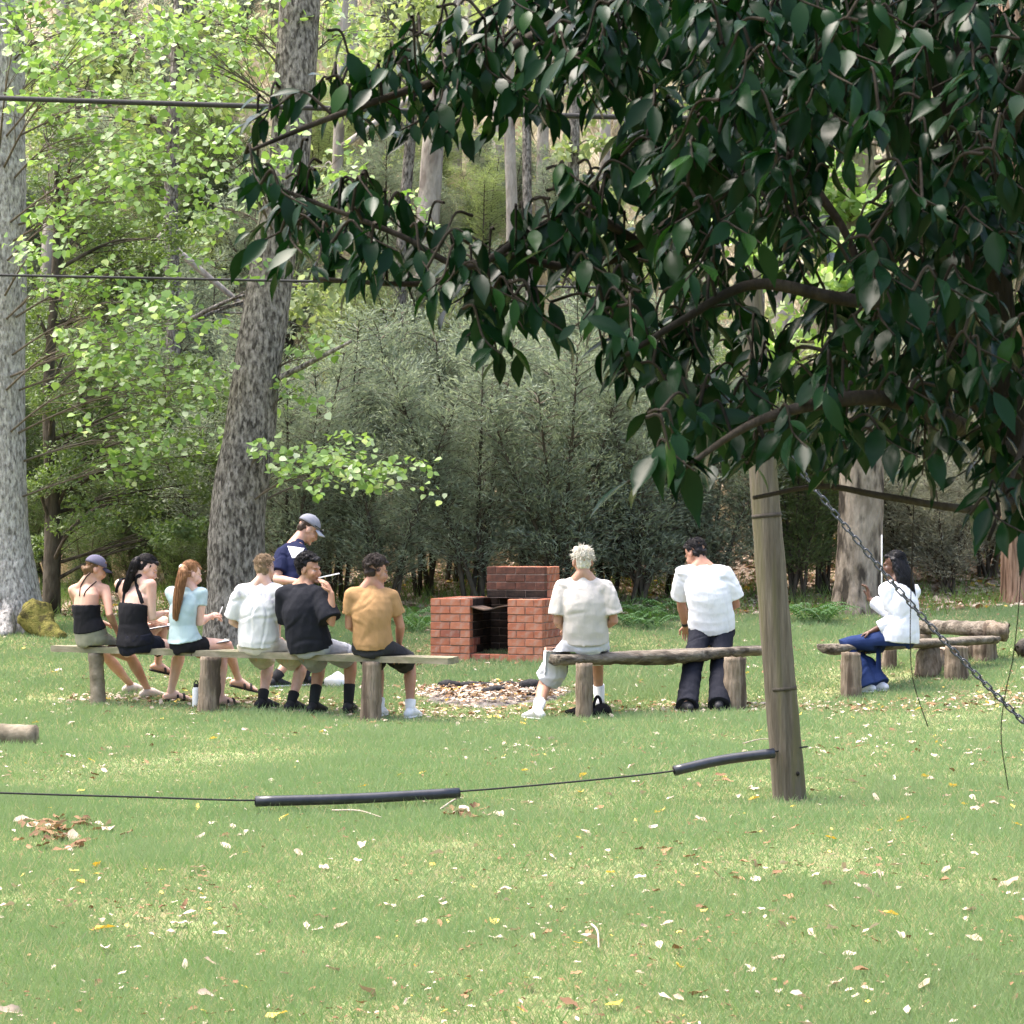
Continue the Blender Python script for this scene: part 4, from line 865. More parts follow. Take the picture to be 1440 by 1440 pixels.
LF_FERN = leafm('fern_leaf', (.028, .07, .03), (.07, .15, .055), .55, .25); LF_FG = leafm('glossy_leaf', (.0034, .013, .0055), (.008, .027, .0085), .24, .07, (1.2, 2.4, .4), .085, c3=(.014, .042, .008))
def wob_tube(pts, rad, seed, n=8, seg=14, amp=.06, mb=None):
    P = curve(pts, n); rr = curve([(r, 0, 0) for r in rad], n); m = mb or MB(); st = len(m.v); sd = V((seed*3.1, seed*1.7, seed*.9)); m.tube(P, [max(.002, float(r[0])) for r in rr], seg, cap='flat')
    if amp:
        for i in range(st, len(m.v)):
            k = min((i-st)//seg, len(P)-1); c = V(P[k]); p = V(m.v[i]); d = p-c; q = V((p.x*6, p.y*6, p.z*2))/max(.3, rad[0]*3)+sd
            m.v[i] = tuple(c+d*(1+amp*noise.noise(q)+amp*.5*noise.noise(V(p)*14+sd)))
    return m
def foliage(name, tpl, pos, d, n_, L_, W_, mat, parent, kind='stuff', tint=None):
    v, f, t = leaf_arrays(tpl, pos, d, n_, L_, W_, tint); o = finish(npmesh(name, v, f, t, parent_loc(parent)), name, mat, parent, smooth=False)
    if kind: o['kind'] = kind
    return o
def cluster_pts(cs, q):                     # cs: centre, radius, count
    out = []
    for c, r, n in cs:
        u = nr.normal(size=(n, 3)); u = unit(u)*(nr.random((n, 1))**.45)*np.array(r); out.append(np.array(c)+u)
    return np.concatenate(out)
def nearest(path, c):
    return min(path, key=lambda p: (V(p)-V(c)).length)
def limb_to(m, path, c, r, q, seed, droop=0.1):
    a = V(nearest([p for p in path if p[2] < c[2]+.4] or path, V(c)-V((0, 0, .5)))); c = V(c); md = lerp(a, c, .5)+V((q.uniform(-.1, .1), q.uniform(-.1, .1), droop+q.uniform(-.1, .15)))
    P = curve([a, md, c], 6); n = len(P); m.tube(P, [r*(1-.85*i/(n-1)) for i in range(n)], 6, cap=None); return P
# ---- leaning poplar and the pale poplar at the left, with light green leaf sprays
def poplar(label, trunk, rad, bk, sprays, leafn, parts, seed, moss=None):
    q = random.Random(seed); base = V(trunk[0]); root = thing('poplar_tree', label, 'tree', base)
    wob_tube(trunk, rad, seed, 14, 26, .07).build('trunk', bk, root); path = [tuple(p) for p in curve(trunk, 10)]
    pos, dd = [], []; br = MB()
    for (px, py, Y, rx, rz, n) in sprays:
        c = W(px, py, Y); P = limb_to(br, path, c, .016, q, seed)
        for k in range(max(2, n//11)):       # twigs through the spray, leaves along each
            d = V((q.gauss(0, 1)*rx, q.gauss(0, .6)*rx, q.gauss(0, 1)*rz)); e = c+d; a = V(P[q.randint(3, 6)]); tw = curve([a, lerp(a, e, .5)+V((0, 0, .08)), e, e+V((d.x*.25, d.y*.2, -.08))], 5)
            br.tube(tw, [.0045*(1-.7*i/len(tw)) for i in range(len(tw))], 4, cap=None)
            for j in range(16):
                u = q.uniform(.35, 1); p = V(tw[min(int(u*(len(tw)-1)), len(tw)-1)]); pos.append(p+V((q.gauss(0, .075), q.gauss(0, .09), q.gauss(0, .06)))); dd.append(V((q.gauss(0, 1), q.gauss(0, 1), -.6+q.gauss(0, .5))))
    br.build('branches', BK_TWIG, root)['kind'] = 'stuff'
    pos = np.array([tuple(p) for p in pos]); dd = np.array([tuple(p) for p in dd]); N = len(pos); nn = unit(np.stack([nr.normal(0, .5, N), nr.normal(-.35, .5, N), np.ones(N)*.8], 1)); L_ = nr.uniform(.06, .105, N)
    order = np.argsort(-L_*20/pos[:, 1]); sel = order[:parts]; rest = order[parts:]
    mes = []
    for k in range(3):
        v, f, t = leaf_arrays(TPL_RND, np.zeros((1, 3)), np.array([[1., 0, 0]]), np.array([[0, 0, 1.]]), 1, .95+.1*k, np.array([0.])); me = npmesh('leaf', v, f, t); me.materials.append(LF_POP); mes.append(me)
    for i in sel:
        o = link(bpy.data.objects.new('leaf', mes[i % 3]), root); o.location = V(pos[i])-base; x = V(unit(dd[i])); y = nrm(V(nn[i]).cross(x)); z_ = x.cross(y)
        o.rotation_mode = 'QUATERNION'; o.rotation_quaternion = Matrix((x, y, z_)).transposed().to_quaternion(); o.scale = [L_[i]]*3
    foliage('crown', TPL_RND, pos[rest], dd[rest], nn[rest], L_[rest], L_[rest], LF_POP, root)
    if moss: moss(root)
    return root
def spr(lst, Y0, Y1, seed):
    q = random.Random(seed); return [(x, y, q.uniform(Y0, Y1), rx, rz, n) for x, y, rx, rz, n in lst]
b0 = gp(330, 24.0); b0.z -= .15
tl = [b0, W(331, 840, 24.0), W(335, 720, 24), W(352, 600, 24.05), W(368, 480, 24.1), W(388, 350, 24.2), W(405, 240, 24.3), W(418, 60, 24.4), W(428, -150, 24.6), W(440, -420, 24.8)]
s1 = spr([(470, 660, .45, .16, 110), (545, 680, .3, .14, 90), (500, 645, .35, .12, 70), (410, 640, .25, .15, 60), (430, 540, .2, .2, 50), (455, 500, .2, .15, 34), (300, 100, .5, .3, 150), (340, 40, .5, .3, 130), (260, 180, .4, .3, 120),
          (330, 220, .4, .25, 110), (300, 290, .35, .2, 90), (240, 60, .45, .3, 130), (470, 300, .3, .25, 60), (500, 240, .3, .2, 50), (300, 20, .5, .3, 120), (500, 40, .3, .25, 70), (600, 300, .25, .2, 40), (450, 20, .3, .2, 50)], 22.6, 25.2, 1)
poplar('big leaning tree with grey pitted trunk beside the standing man', tl, [.4, .33, .31, .285, .262, .245, .23, .235, .22, .2], BK_GREY, s1, 1, 160, 3)
b1 = gp(8, 25.5); b1.z -= .15
def moss_root(root):
    c = gs(60, 893); m = MB(); m.tube(curve([W(40, 845, c.y+.1), W(52, 868, c.y), W(66, 886, c.y-.12), c+V((.3, -.3, -.04))], 8), [.02+.2*min(1, i/6)*(1-.85*(i/24)**1.3)+.02 for i in range(25)], 16, cap='flat')
    m.v = [tuple(V(p)+V((noise.noise(V(p)*10), noise.noise(V(p)*9+V((5, 0, 0))), noise.noise(V(p)*11)))*.03) for p in m.v]; m.build('mossy_root', MOSS, root)
    for dx, dy, sd_ in ((-.55, -.35, 3), (.1, -.5, 4), (-.1, -.55, 5)):
        m = wob_tube([V((b1.x+dx*.35, b1.y+dy*.35, b1.z+.75)), V((b1.x+dx*.7, b1.y+dy*.7, b1.z+.35)), V((b1.x+dx*1.25, b1.y+dy*1.25, g(b1.x+dx, b1.y+dy)-.05))], [.15, .16, .1], sd_, 8, 14, .2); m.build('root_flare', BK_PALE, root)
s2 = spr([(110, 40, .45, .3, 150), (60, 20, .35, .3, 110), (170, 30, .45, .3, 150), (130, 110, .4, .25, 130), (200, 120, .45, .3, 140), (90, 90, .3, .25, 90), (140, 190, .4, .25, 130), (200, 210, .45, .3, 150), (170, 260, .35, .2, 110), (240, 250, .4, .25, 130),
          (60, 395, .25, .15, 60), (170, 480, .35, .2, 110), (210, 440, .3, .2, 90), (200, 540, .35, .2, 110), (240, 500, .4, .25, 130), (270, 600, .35, .25, 110), (230, 640, .3, .2, 80), (290, 545, .3, .2, 80), (60, 340, .2, .2, 50), (110, 290, .25, .2, 70), (20, 60, .3, .3, 60), (270, 440, .3, .2, 70), (255, 390, .3, .2, 70)], 22.4, 25.2, 2)
poplar('massive pale speckled trunk with mossy root at the lawn edge', [b1, W(2, 830, 25.5), W(-3, 740, 25.5), W(-4, 560, 25.5), W(-3, 300, 25.5), W(-4, 60, 25.6), W(-4, -250, 25.7), W(0, -500, 25.9)], [.54, .44, .36, .33, .335, .32, .31, .28], BK_PALE, s2, 1, 160, 4, moss_root)
# ---- generic small-leaved trees built from stems and leaf clumps
def bushy(name, label, group, stems, clumps, leaf, bk, L_, W_, n_each, tpl=TPL_DIA, seed=1, upbias=.2, rad=.08, limb_r=.02, dens=1):
    q = random.Random(seed); base = V(stems[0][0]); root = thing(name, label, 'tree' if 'tree' in name else 'shrub', base, group); allp = []
    for i, (st, r0) in enumerate([(s, rad*(1 if i == 0 else .7)) for i, s in enumerate(stems)]):
        wob_tube(st, [r0*(1-.75*k/(len(st)-1)) for k in range(len(st))], seed+i, 7, 10, .08).build('trunk' if len(stems) == 1 else 'stem', bk, root); allp += [tuple(p) for p in curve(st, 7)]
    br = MB(); cs = []
    for c, r in clumps:
        P = limb_to(br, allp, c, limb_r, q, seed)
        for k in range(4):
            a = V(P[q.randint(2, 5)]); e = V(c)+V((q.gauss(0, .6)*r[0], q.gauss(0, .6)*r[1], q.gauss(0, .6)*r[2])); T = curve([a, lerp(a, e, .5)+V((0, 0, .05)), e], 4); br.tube(T, [.007*(1-.6*i/len(T)) for i in range(len(T))], 4, cap=None); cs.append((tuple(e), tuple(x*.5 for x in r), int(n_each*.17)))
        cs.append((tuple(c), r, int(n_each*.32)))
    br.build('branches', bk, root)['kind'] = 'stuff'
    pos = cluster_pts(cs, q); N = len(pos); d = rdir(N)*np.array([1, 1, .7])+np.array([0, 0, upbias]); L2 = nr.uniform(.7, 1.25, N)*L_
    foliage('crown', tpl, pos, d, rdir(N)+np.array([0, -.3, .9]), L2, L2*(W_/L_), leaf, root)
    return root
def clumps_px(lst, Y0, Y1, seed):
    q = random.Random(seed); return [(tuple(W(x, y, q.uniform(Y0, Y1))), (r, r*.9, r*.6)) for x, y, r in lst]
bt = gp(72, 27.0)
cl = [(80, 300, .45), (130, 330, .5), (60, 260, .4), (190, 360, .5), (250, 340, .4), (110, 400, .45), (170, 420, .5), (50, 440, .4), (230, 430, .45), (90, 500, .5), (150, 520, .5), (60, 560, .4), (130, 590, .5), (210, 560, .5), (260, 520, .4), (180, 640, .5), (240, 620, .45), (110, 660, .45), (60, 680, .35), (270, 680, .4), (200, 710, .45), (140, 730, .4), (290, 640, .3), (230, 760, .35), (60, 770, .25), (280, 740, .3), (100, 210, .4), (60, 180, .4), (160, 240, .4)]
bushy('understory_tree', 'slim dark trunked tree with olive foliage behind the capped woman', None, [[bt, W(74, 700, 27), W(68, 560, 27), W(78, 380, 27.1), W(80, 220, 27.2)]], clumps_px(cl, 26.2, 28, 5), LF_DARK, BK_DARK, .07, .032, 620, seed=5, rad=.12, limb_r=.03)
# wispy tea trees behind the barbecue
def tea_tree(seed, h, spread):
    q = random.Random(seed); stems, cl = [], []
    for i in range(6):
        a = q.uniform(0, 6.28); e = spread*q.uniform(.35, 1); hh = h*q.uniform(.7, 1); b = V((q.uniform(-.12, .12), q.uniform(-.12, .12), -.1))
        stems.append([b, V((math.cos(a)*e*.3, math.sin(a)*e*.3, hh*.35)), V((math.cos(a)*e*.7, math.sin(a)*e*.7, hh*.7)), V((math.cos(a)*e, math.sin(a)*e, hh))])
    br = MB(); pos, dd = [], []
    for st in stems:
        P = curve(st, 8)
        for i in range(4, len(P)):
            for k in range(4):
                a = q.uniform(0, 6.28); ln = q.uniform(.3, .75)*(1.15-.5*i/len(P)); p = V(P[i]); d = V((math.cos(a), math.sin(a), q.uniform(.1, .9))).normalized()
                T = curve([p, p+d*ln*.5, p+d*ln+V((0, 0, -.06))], 4); br.tube(T, [.007*(1-.8*j/len(T)) for j in range(len(T))], 3, cap=None)
                for j in range(38):
                    u = q.uniform(.2, 1.05); x = p+d*ln*u+V((q.gauss(0, .05), q.gauss(0, .05), q.gauss(0, .05))); pos.append(tuple(x)); dd.append((d.x+q.gauss(0, .6), d.y+q.gauss(0, .6), d.z+q.gauss(.1, .6)))
    return stems, br, np.array(pos), np.array(dd)
TEA = []
for k, (h, sp) in enumerate(((3.6, 1.1), (3.1, 1.25), (4.0, 1.0), (2.5, 1.1))):
    stems, br, pos, dd = tea_tree(40+k, h, sp); N = len(pos); L2 = nr.uniform(.05, .1, N)
    sm = MB()
    mes = []
    for i, st in enumerate(stems): mm = wob_tube(st, [.032, .026, .017, .007], k*10+i, 6, 8, .08); me = mm.mesh('stem'); me.materials.append(BK_DARK); mes.append(me)
    bme = br.mesh('branches'); bme.materials.append(BK_TWIG)
    v, f, t = leaf_arrays(TPL_DIA, pos, dd, rdir(N), L2, L2*.17); cme = npmesh('crown', v, f, t); cme.materials.append(LF_TEA); TEA.append((mes, bme, cme))
def put_tea(k, loc, rot, s, label, group, mat=None, name='tea_tree'):
    root = thing(name, label, 'shrub', loc, group); root.rotation_euler = (0, 0, rot); root.scale = (s, s, s)
    for nm, me in [('stem', m_) for m_ in TEA[k][0]]+[('branches', TEA[k][1]), ('crown', TEA[k][2])]:
        o = link(bpy.data.objects.new(nm, me), root)
        if nm != 'stem': o['kind'] = 'stuff'
        if nm == 'crown' and mat: o.material_slots[0].link = 'OBJECT'; o.material_slots[0].material = mat
TL = ('right behind the standing man in navy', 'between the leaning trunk and the tan-tee man', 'behind the curly-haired man in tan', 'behind the left end of the barbecue', 'right behind the barbecue chimney', 'rising tall behind the barbecue chimney', 'behind the bleached-haired man', 'between the blond man and the leaning man', 'low beside the ferns near the leaning man', 'behind the man in the white tee', 'between the white-tee man and the timber post', 'deep in the thicket beyond the standing man', 'deep in the thicket beyond the barbecue', 'deep in the thicket beyond the blond man', 'at the foot of the big leaning trunk')
q = random.Random(77)
for i, (px, Y, k, s) in enumerate(((405, 27.2, 0, .95), (470, 28.2, 2, 1.05), (545, 27.0, 1, .95), (600, 28.8, 2, 1.1), (670, 27.3, 0, 1.1), (735, 28.6, 2, 1.05), (790, 27.4, 1, 1.15), (850, 28.4, 0, 1.1), (905, 27.8, 3, 1.15), (950, 28.9, 2, 1.0), (1000, 28.0, 0, .95), (435, 29.8, 1, 1.2), (640, 30.3, 1, 1.3), (870, 30.3, 0, 1.25), (320, 29.2, 3, 1.0))):
    put_tea(k, gp(px, Y), q.uniform(0, 6.28), s, 'wispy grey-green bush '+TL[i], 'wispy bushes behind the barbecue')
for i, (px, Y, k, s) in enumerate(((1270, 29.2, 3, .95), (1330, 28.6, 3, .8), (1385, 29.5, 1, .9), (1300, 31, 0, 1.0), (1440, 30.2, 2, .85), (1225, 30.6, 1, 1.0), (1500, 29.5, 3, .9))):
    put_tea(k, gp(px, Y), q.uniform(0, 6.28), s, 'silvery leaved bush '+('right behind the woman in white', 'behind the round log bench', 'between the log benches and the reddish trunk', 'tall beyond the woman in white', 'beyond the reddish stringy trunk', 'behind the stout blotched trunk', 'past the reddish trunk')[i], 'silvery bushes behind the log seats', LF_GREY, 'silver_bush')
for i, (px, Y, k, s) in enumerate(((1085, 29, 0, .9), (1120, 28.3, 2, .8), (1160, 28.9, 0, .85))):
    put_tea(k, gp(px, Y), q.uniform(0, 6.28), s, 'dark many-stemmed bush '+('right beside the timber post', 'between the post and the blotched trunk', 'against the stout blotched trunk')[i], 'dark bushes beyond the post', LF_DARK, 'stemmy_bush')
# trunks standing at the right of the clearing
def trunk_tree(name, label, pts, rad, bk, seed, clumps=None, leaf=None, L_=.1, W_=.05, n_each=200, group=None, seg=16, tpl=TPL_DIA, fk=True):
    base = V(pts[0]); root = thing(name, label, 'tree', base, group); wob_tube(pts, rad, seed, 8, seg, .07).build('trunk', bk, root); path = [tuple(p) for p in curve(pts, 8)]
    if clumps:
        q = random.Random(seed); br = MB(); cs = []
        for c, r in clumps:
            P = limb_to(br, path, c, rad[0]*.3, q, seed, .2)
            for k in range(3):
                a = V(P[q.randint(2, 5)]); e = V(c)+V((q.gauss(0, .7)*r[0], q.gauss(0, .7)*r[1], q.gauss(0, .7)*r[2])); T = curve([a, lerp(a, e, .5)+V((0, 0, .1)), e], 4); br.tube(T, [rad[0]*.1*(1-.7*i/len(T)) for i in range(len(T))], 4, cap=None); cs.append((tuple(e), tuple(x*.55 for x in r), int(n_each*.24)))
            cs.append((tuple(c), r, int(n_each*.28)))
        br.build('branches', bk, root)['kind'] = 'stuff'; pos = cluster_pts(cs, q); N = len(pos); L2 = nr.uniform(.7, 1.3, N)*L_
        foliage('crown', tpl, pos, rdir(N)+np.array([0, 0, -.3]), rdir(N)+np.array([0, -.3, .9]), L2, L2*(W_/L_), leaf, root)
    return root
b = gp(1205, 27); trunk_tree('pale_gum', 'stout blotched trunk behind the woman in white', [b-V((0, 0, .15)), W(1206, 820, 27), W(1210, 720, 27), W(1214, 560, 27), W(1210, 300, 27.2), W(1200, -100, 27.4)], [.37, .3, .285, .26, .23, .2], bark('blotched_bark', (.16, .13, .1), (.33, .28, .23), (.05, .042, .034), 9, 7), 11,
    clumps_px([(1180, 200, .7), (1230, 260, .6), (1190, 300, .6), (1150, 420, .7), (1230, 400, .6), (1100, 380, .6), (1280, 300, .6), (1120, 480, .6), (1250, 150, .6), (1320, 200, .6), (1380, 300, .6), (1400, 420, .6), (1050, 330, .5)], 25.5, 28, 12), LF_POP, .12, .1, 260, tpl=TPL_RND)
b = gp(1436, 27.5); trunk_tree('stringybark', 'reddish stringy trunk at the end of the lawn', [b-V((0, 0, .1)), W(1434, 800, 27.5), W(1428, 640, 27.5), W(1425, 300, 27.6), W(1420, -60, 27.8)], [.3, .24, .2, .18, .16], BK_RED, 12)
b = gp(985, 31); trunk_tree('brown_gum', 'straight brown trunk rising behind the leaning man', [b-V((0, 0, .2)), W(985, 720, 31), W(990, 560, 31), W(993, 420, 31), W(1000, 200, 31.2), W(1010, -60, 31.5)], [.2, .19, .175, .165, .15, .13], bark('warm_bark', (.2, .16, .13), (.36, .3, .26), (.12, .09, .07)), 13)
# ---- hillside trees and scrub
HG = 'slender trees on the dry hillside'
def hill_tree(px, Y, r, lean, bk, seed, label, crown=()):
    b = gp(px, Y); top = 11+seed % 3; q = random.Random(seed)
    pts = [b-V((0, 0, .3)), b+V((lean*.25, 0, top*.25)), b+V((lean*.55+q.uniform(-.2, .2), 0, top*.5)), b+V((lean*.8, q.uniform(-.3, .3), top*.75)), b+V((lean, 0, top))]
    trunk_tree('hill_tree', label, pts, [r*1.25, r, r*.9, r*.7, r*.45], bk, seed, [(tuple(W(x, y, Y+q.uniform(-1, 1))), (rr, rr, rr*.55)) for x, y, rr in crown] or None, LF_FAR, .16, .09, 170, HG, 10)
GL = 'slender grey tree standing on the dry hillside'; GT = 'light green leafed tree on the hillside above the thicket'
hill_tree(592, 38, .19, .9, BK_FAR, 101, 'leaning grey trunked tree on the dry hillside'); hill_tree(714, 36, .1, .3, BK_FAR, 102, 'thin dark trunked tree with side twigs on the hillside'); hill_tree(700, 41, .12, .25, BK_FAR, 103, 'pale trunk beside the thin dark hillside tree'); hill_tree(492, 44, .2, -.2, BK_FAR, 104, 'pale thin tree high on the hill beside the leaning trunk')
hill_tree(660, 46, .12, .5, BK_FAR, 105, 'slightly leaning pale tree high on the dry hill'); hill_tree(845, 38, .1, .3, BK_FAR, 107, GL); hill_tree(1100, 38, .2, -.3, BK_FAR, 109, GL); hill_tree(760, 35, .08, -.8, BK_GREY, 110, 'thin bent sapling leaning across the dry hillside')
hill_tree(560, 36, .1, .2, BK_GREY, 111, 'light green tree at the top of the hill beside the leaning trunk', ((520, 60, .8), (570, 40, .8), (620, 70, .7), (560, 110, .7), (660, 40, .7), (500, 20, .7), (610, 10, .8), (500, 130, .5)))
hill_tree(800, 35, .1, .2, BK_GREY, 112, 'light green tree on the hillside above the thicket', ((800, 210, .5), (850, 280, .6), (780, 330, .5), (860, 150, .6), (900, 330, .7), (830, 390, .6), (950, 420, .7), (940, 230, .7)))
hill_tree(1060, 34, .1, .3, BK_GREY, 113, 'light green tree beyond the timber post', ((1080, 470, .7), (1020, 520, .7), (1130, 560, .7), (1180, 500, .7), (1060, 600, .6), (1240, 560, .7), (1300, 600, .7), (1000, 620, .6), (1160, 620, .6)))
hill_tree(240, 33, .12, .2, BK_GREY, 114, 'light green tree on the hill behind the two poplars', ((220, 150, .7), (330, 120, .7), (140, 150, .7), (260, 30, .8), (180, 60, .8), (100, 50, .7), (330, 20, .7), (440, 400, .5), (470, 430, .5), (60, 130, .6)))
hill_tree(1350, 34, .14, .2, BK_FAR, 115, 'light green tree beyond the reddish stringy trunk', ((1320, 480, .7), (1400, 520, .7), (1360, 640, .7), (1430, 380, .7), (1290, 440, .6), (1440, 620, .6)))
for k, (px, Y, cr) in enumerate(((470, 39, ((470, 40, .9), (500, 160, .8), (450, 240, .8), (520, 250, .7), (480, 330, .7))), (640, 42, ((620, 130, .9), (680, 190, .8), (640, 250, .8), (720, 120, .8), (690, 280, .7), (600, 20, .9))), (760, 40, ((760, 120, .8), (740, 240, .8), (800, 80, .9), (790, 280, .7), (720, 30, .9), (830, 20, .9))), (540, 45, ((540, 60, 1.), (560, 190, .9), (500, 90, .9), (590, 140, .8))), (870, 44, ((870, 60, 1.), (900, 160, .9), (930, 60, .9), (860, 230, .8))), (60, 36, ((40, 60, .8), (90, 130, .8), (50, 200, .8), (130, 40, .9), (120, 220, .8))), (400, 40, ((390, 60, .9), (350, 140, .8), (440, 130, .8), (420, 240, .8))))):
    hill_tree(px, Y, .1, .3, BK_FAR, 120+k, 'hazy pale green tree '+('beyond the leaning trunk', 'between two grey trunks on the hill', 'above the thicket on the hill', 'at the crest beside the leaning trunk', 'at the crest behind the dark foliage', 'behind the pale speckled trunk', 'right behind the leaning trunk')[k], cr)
for i, (px, py, L_, yw, pt) in enumerate(((300, 395, 2.2, -40, -.5), (560, 150, 2.2, 38, .6))):
    c = W(px, py, 34); d = V((math.cos(R(yw)), .2, math.sin(R(yw)))); m = wob_tube([c-d*L_*.5, c, c+d*L_*.5], [.055, .05, .03], 200+i, 8, 10, .1); tag(m.build('dead_branch', BK_FAR), 'pale dead branch fallen across the hillside scrub', 'branch', 'dead branches on the hillside')
q = random.Random(88)
for i in range(120):
    Y = q.uniform(31.5, 52); px = q.uniform(-60, 1500); s = q.uniform(.4, .9)
    if i > 94: px = q.uniform(-60, 440); Y = q.uniform(33, 47); s = q.uniform(.7, 1.15)
    elif i > 68: px = q.uniform(430, 900); Y = q.uniform(34, 50)
    put_tea(q.randint(0, 3), gp(px, Y), q.uniform(0, 6.28), s, 'low bush scattered over the dry hillside', 'bushes on the hillside', q.choice((LF_FAR, LF_TEA, LF_TEA, LF_FAR) if i < 95 else (LF_DARK, LF_TEA)), 'hill_bush')
for i, (px, Y, s) in enumerate(((20, 28.8, .5), (120, 28.4, .42), (190, 29.4, .6), (260, 28.6, .42), (330, 30.2, 1.0), (60, 30.5, 1.1), (150, 31, 1.1), (240, 31.2, 1.2), (-20, 30, 1.0))):
    put_tea(i % 4, gp(px, Y), q.uniform(0, 6.28), s, 'dark olive bush '+('against the pale speckled trunk', 'behind the capped woman', 'behind the black-ponytail woman', 'behind the ginger-ponytail woman', 'tall behind the leaning trunk', 'high on the bank behind the slim dark trunk', 'high on the bank above the capped woman', 'high on the bank above the ginger-ponytail woman', 'high on the bank behind the pale trunk')[i], 'olive bushes on the bank', LF_DARK, 'bank_bush')
# a bare limb jutting from the leaning trunk
m = wob_tube([W(392, 532, 23.9), W(440, 508, 23.7), W(494, 480, 23.5)], [.035, .028, .016], 7, 8, 8, .1); tag(m.build('broken_limb', BK_GREY), 'bare broken limb jutting from the leaning trunk', 'branch')
# ---- ferns along the edge of the lawn
def fern_mesh(seed, n=15):
    q = random.Random(seed); pos, dd, nn, LL, WW = [], [], [], [], []
    for i in range(n):
        a = i*2.4+q.uniform(-.3, .3); L = q.uniform(.4, .65); h = V((math.cos(a), math.sin(a), 0)); s_ = V((-h.y, h.x, 0))
        for j in range(18):
            u = j/17; p = h*(L*u)+V((0, 0, .45*L*math.sin(u*2.4))); w_ = .11*math.sin(math.pi*min(1, u*.85+.12))
            for sg in (-1, 1): pos.append(tuple(p)); d = s_*sg+h*.45-V((0, 0, .25)); dd.append(tuple(d)); nn.append((0, 0, 1)); LL.append(w_); WW.append(.022)
    v, f, t = leaf_arrays(TPL_DIA, np.array(pos), np.array(dd), np.array(nn, float), np.array(LL), np.array(WW)); me = npmesh('fronds', v, f, t); me.materials.append(LF_FERN); return me
FM = [fern_mesh(k) for k in range(3)]
for i, (px, Y, s) in enumerate(((888, 25.8, .8), (918, 25.4, .75), (905, 26.4, .95), (1135, 25.9, .9), (1158, 25.7, .85), (588, 25.2, .8), (570, 25.9, .8), (945, 26.6, .9))):
    root = thing('fern', 'green fern growing at the shady edge of the lawn', 'fern', gp(px, Y), 'ferns along the lawn edge'); root.rotation_euler = (0, 0, i*1.3); root.scale = (s, s, s); o = link(bpy.data.objects.new('fronds', FM[i % 3]), root); o['kind'] = 'stuff'
# ---------------------------------------------------------------- the dark glossy tree near the camera
q = random.Random(21); TB = V((1.62, 5.7, 0)); root = thing('glossy_tree', 'dark glossy-leaved tree overhanging the near lawn', 'tree', TB)
def PP(l): return [W(x, y, Y) for x, y, Y in l]
LIMBS = []
def limb(pts, r0, r1, nm='branch'):
    P = curve(pts, 8); n = len(P); wob_tube(pts, [lerp(r0, r1, i/(len(pts)-1)) for i in range(len(pts))], len(LIMBS)+3, 8, 12, .06).build(nm, BK_FG, root); LIMBS.append([V(p) for p in P])
limb([TB-V((0, 0, .15)), V((1.6, 5.65, .7)), W(1475, 760, 5.6), W(1425, 640, 5.6), W(1400, 500, 5.55), W(1380, 300, 5.5), W(1335, 110, 5.5), W(1290, -40, 5.5), W(1240, -300, 5.6), W(1200, -600, 5.6)], .085, .035, 'trunk')
limb([W(1418, 600, 5.6), W(1360, 520, 5.65), W(1325, 390, 5.7), W(1290, 250, 5.7), W(1258, 130, 5.7), W(1215, -10, 5.7), W(1150, -250, 5.8)], .045, .022)
limb([W(1290, 250, 5.7), W(1235, 160, 5.65), W(1167, 172, 5.5), W(1109, 211, 5.4), W(1037, 259, 5.3), W(956, 307, 5.2), W(894, 345, 5.15), W(846, 369, 5.1), W(790, 375, 5.05), W(700, 360, 5.0), W(600, 398, 4.95), W(440, 392, 4.95)], .026, .005)
limb([W(1258, 130, 5.7), W(1120, 20, 5.4), W(960, -30, 5.2), W(830, 10, 5.1), W(730, 62, 5.0), W(640, 105, 5.0), W(550, 135, 4.95), W(440, 175, 4.9), W(345, 215, 4.9)], .024, .004)
limb([W(900, 342, 5.15), W(820, 300, 5.0), W(751, 323, 4.95), W(658, 375, 4.9), W(560, 330, 4.9), W(430, 280, 4.95), W(380, 260, 4.95)], .012, .004)
limb([W(1425, 640, 5.6), W(1330, 590, 5.0), W(1240, 560, 4.7), W(1140, 570, 4.5), W(1050, 600, 4.45), W(960, 660, 4.45)], .026, .005)
limb([W(1440, 700, 5.6), W(1369, 716, 5.3), W(1244, 698, 5.1), W(1155, 684, 5.0), W(1060, 700, 4.9)], .012, .005)
limb([W(1400, 500, 5.55), W(1300, 440, 5.0), W(1180, 420, 4.7), W(1060, 400, 4.6), W(960, 450, 4.6), W(880, 500, 4.6)], .022, .005)
limb([W(1109, 211, 5.4), W(1150, 270, 5.3), W(1190, 330, 5.25), W(1225, 420, 5.2), W(1260, 500, 5.2)], .014, .006)
limb([W(1380, 300, 5.5), W(1430, 150, 5.0), W(1500, 20, 4.8), W(1560, -150, 4.8)], .03, .01)
limb([W(1400, 480, 5.5), W(1450, 560, 5.0), W(1420, 680, 4.8), W(1390, 760, 4.75)], .012, .004)
ALL = [p for L in LIMBS for p in L]
def inside(p, poly):
    x, y = p; c = False; n = len(poly)
    for i in range(n):
        (x1, y1), (x2, y2) = poly[i], poly[i-1]
        if (y1 > y) != (y2 > y) and x < (x2-x1)*(y-y1)/(y2-y1)+x1: c = not c
    return c
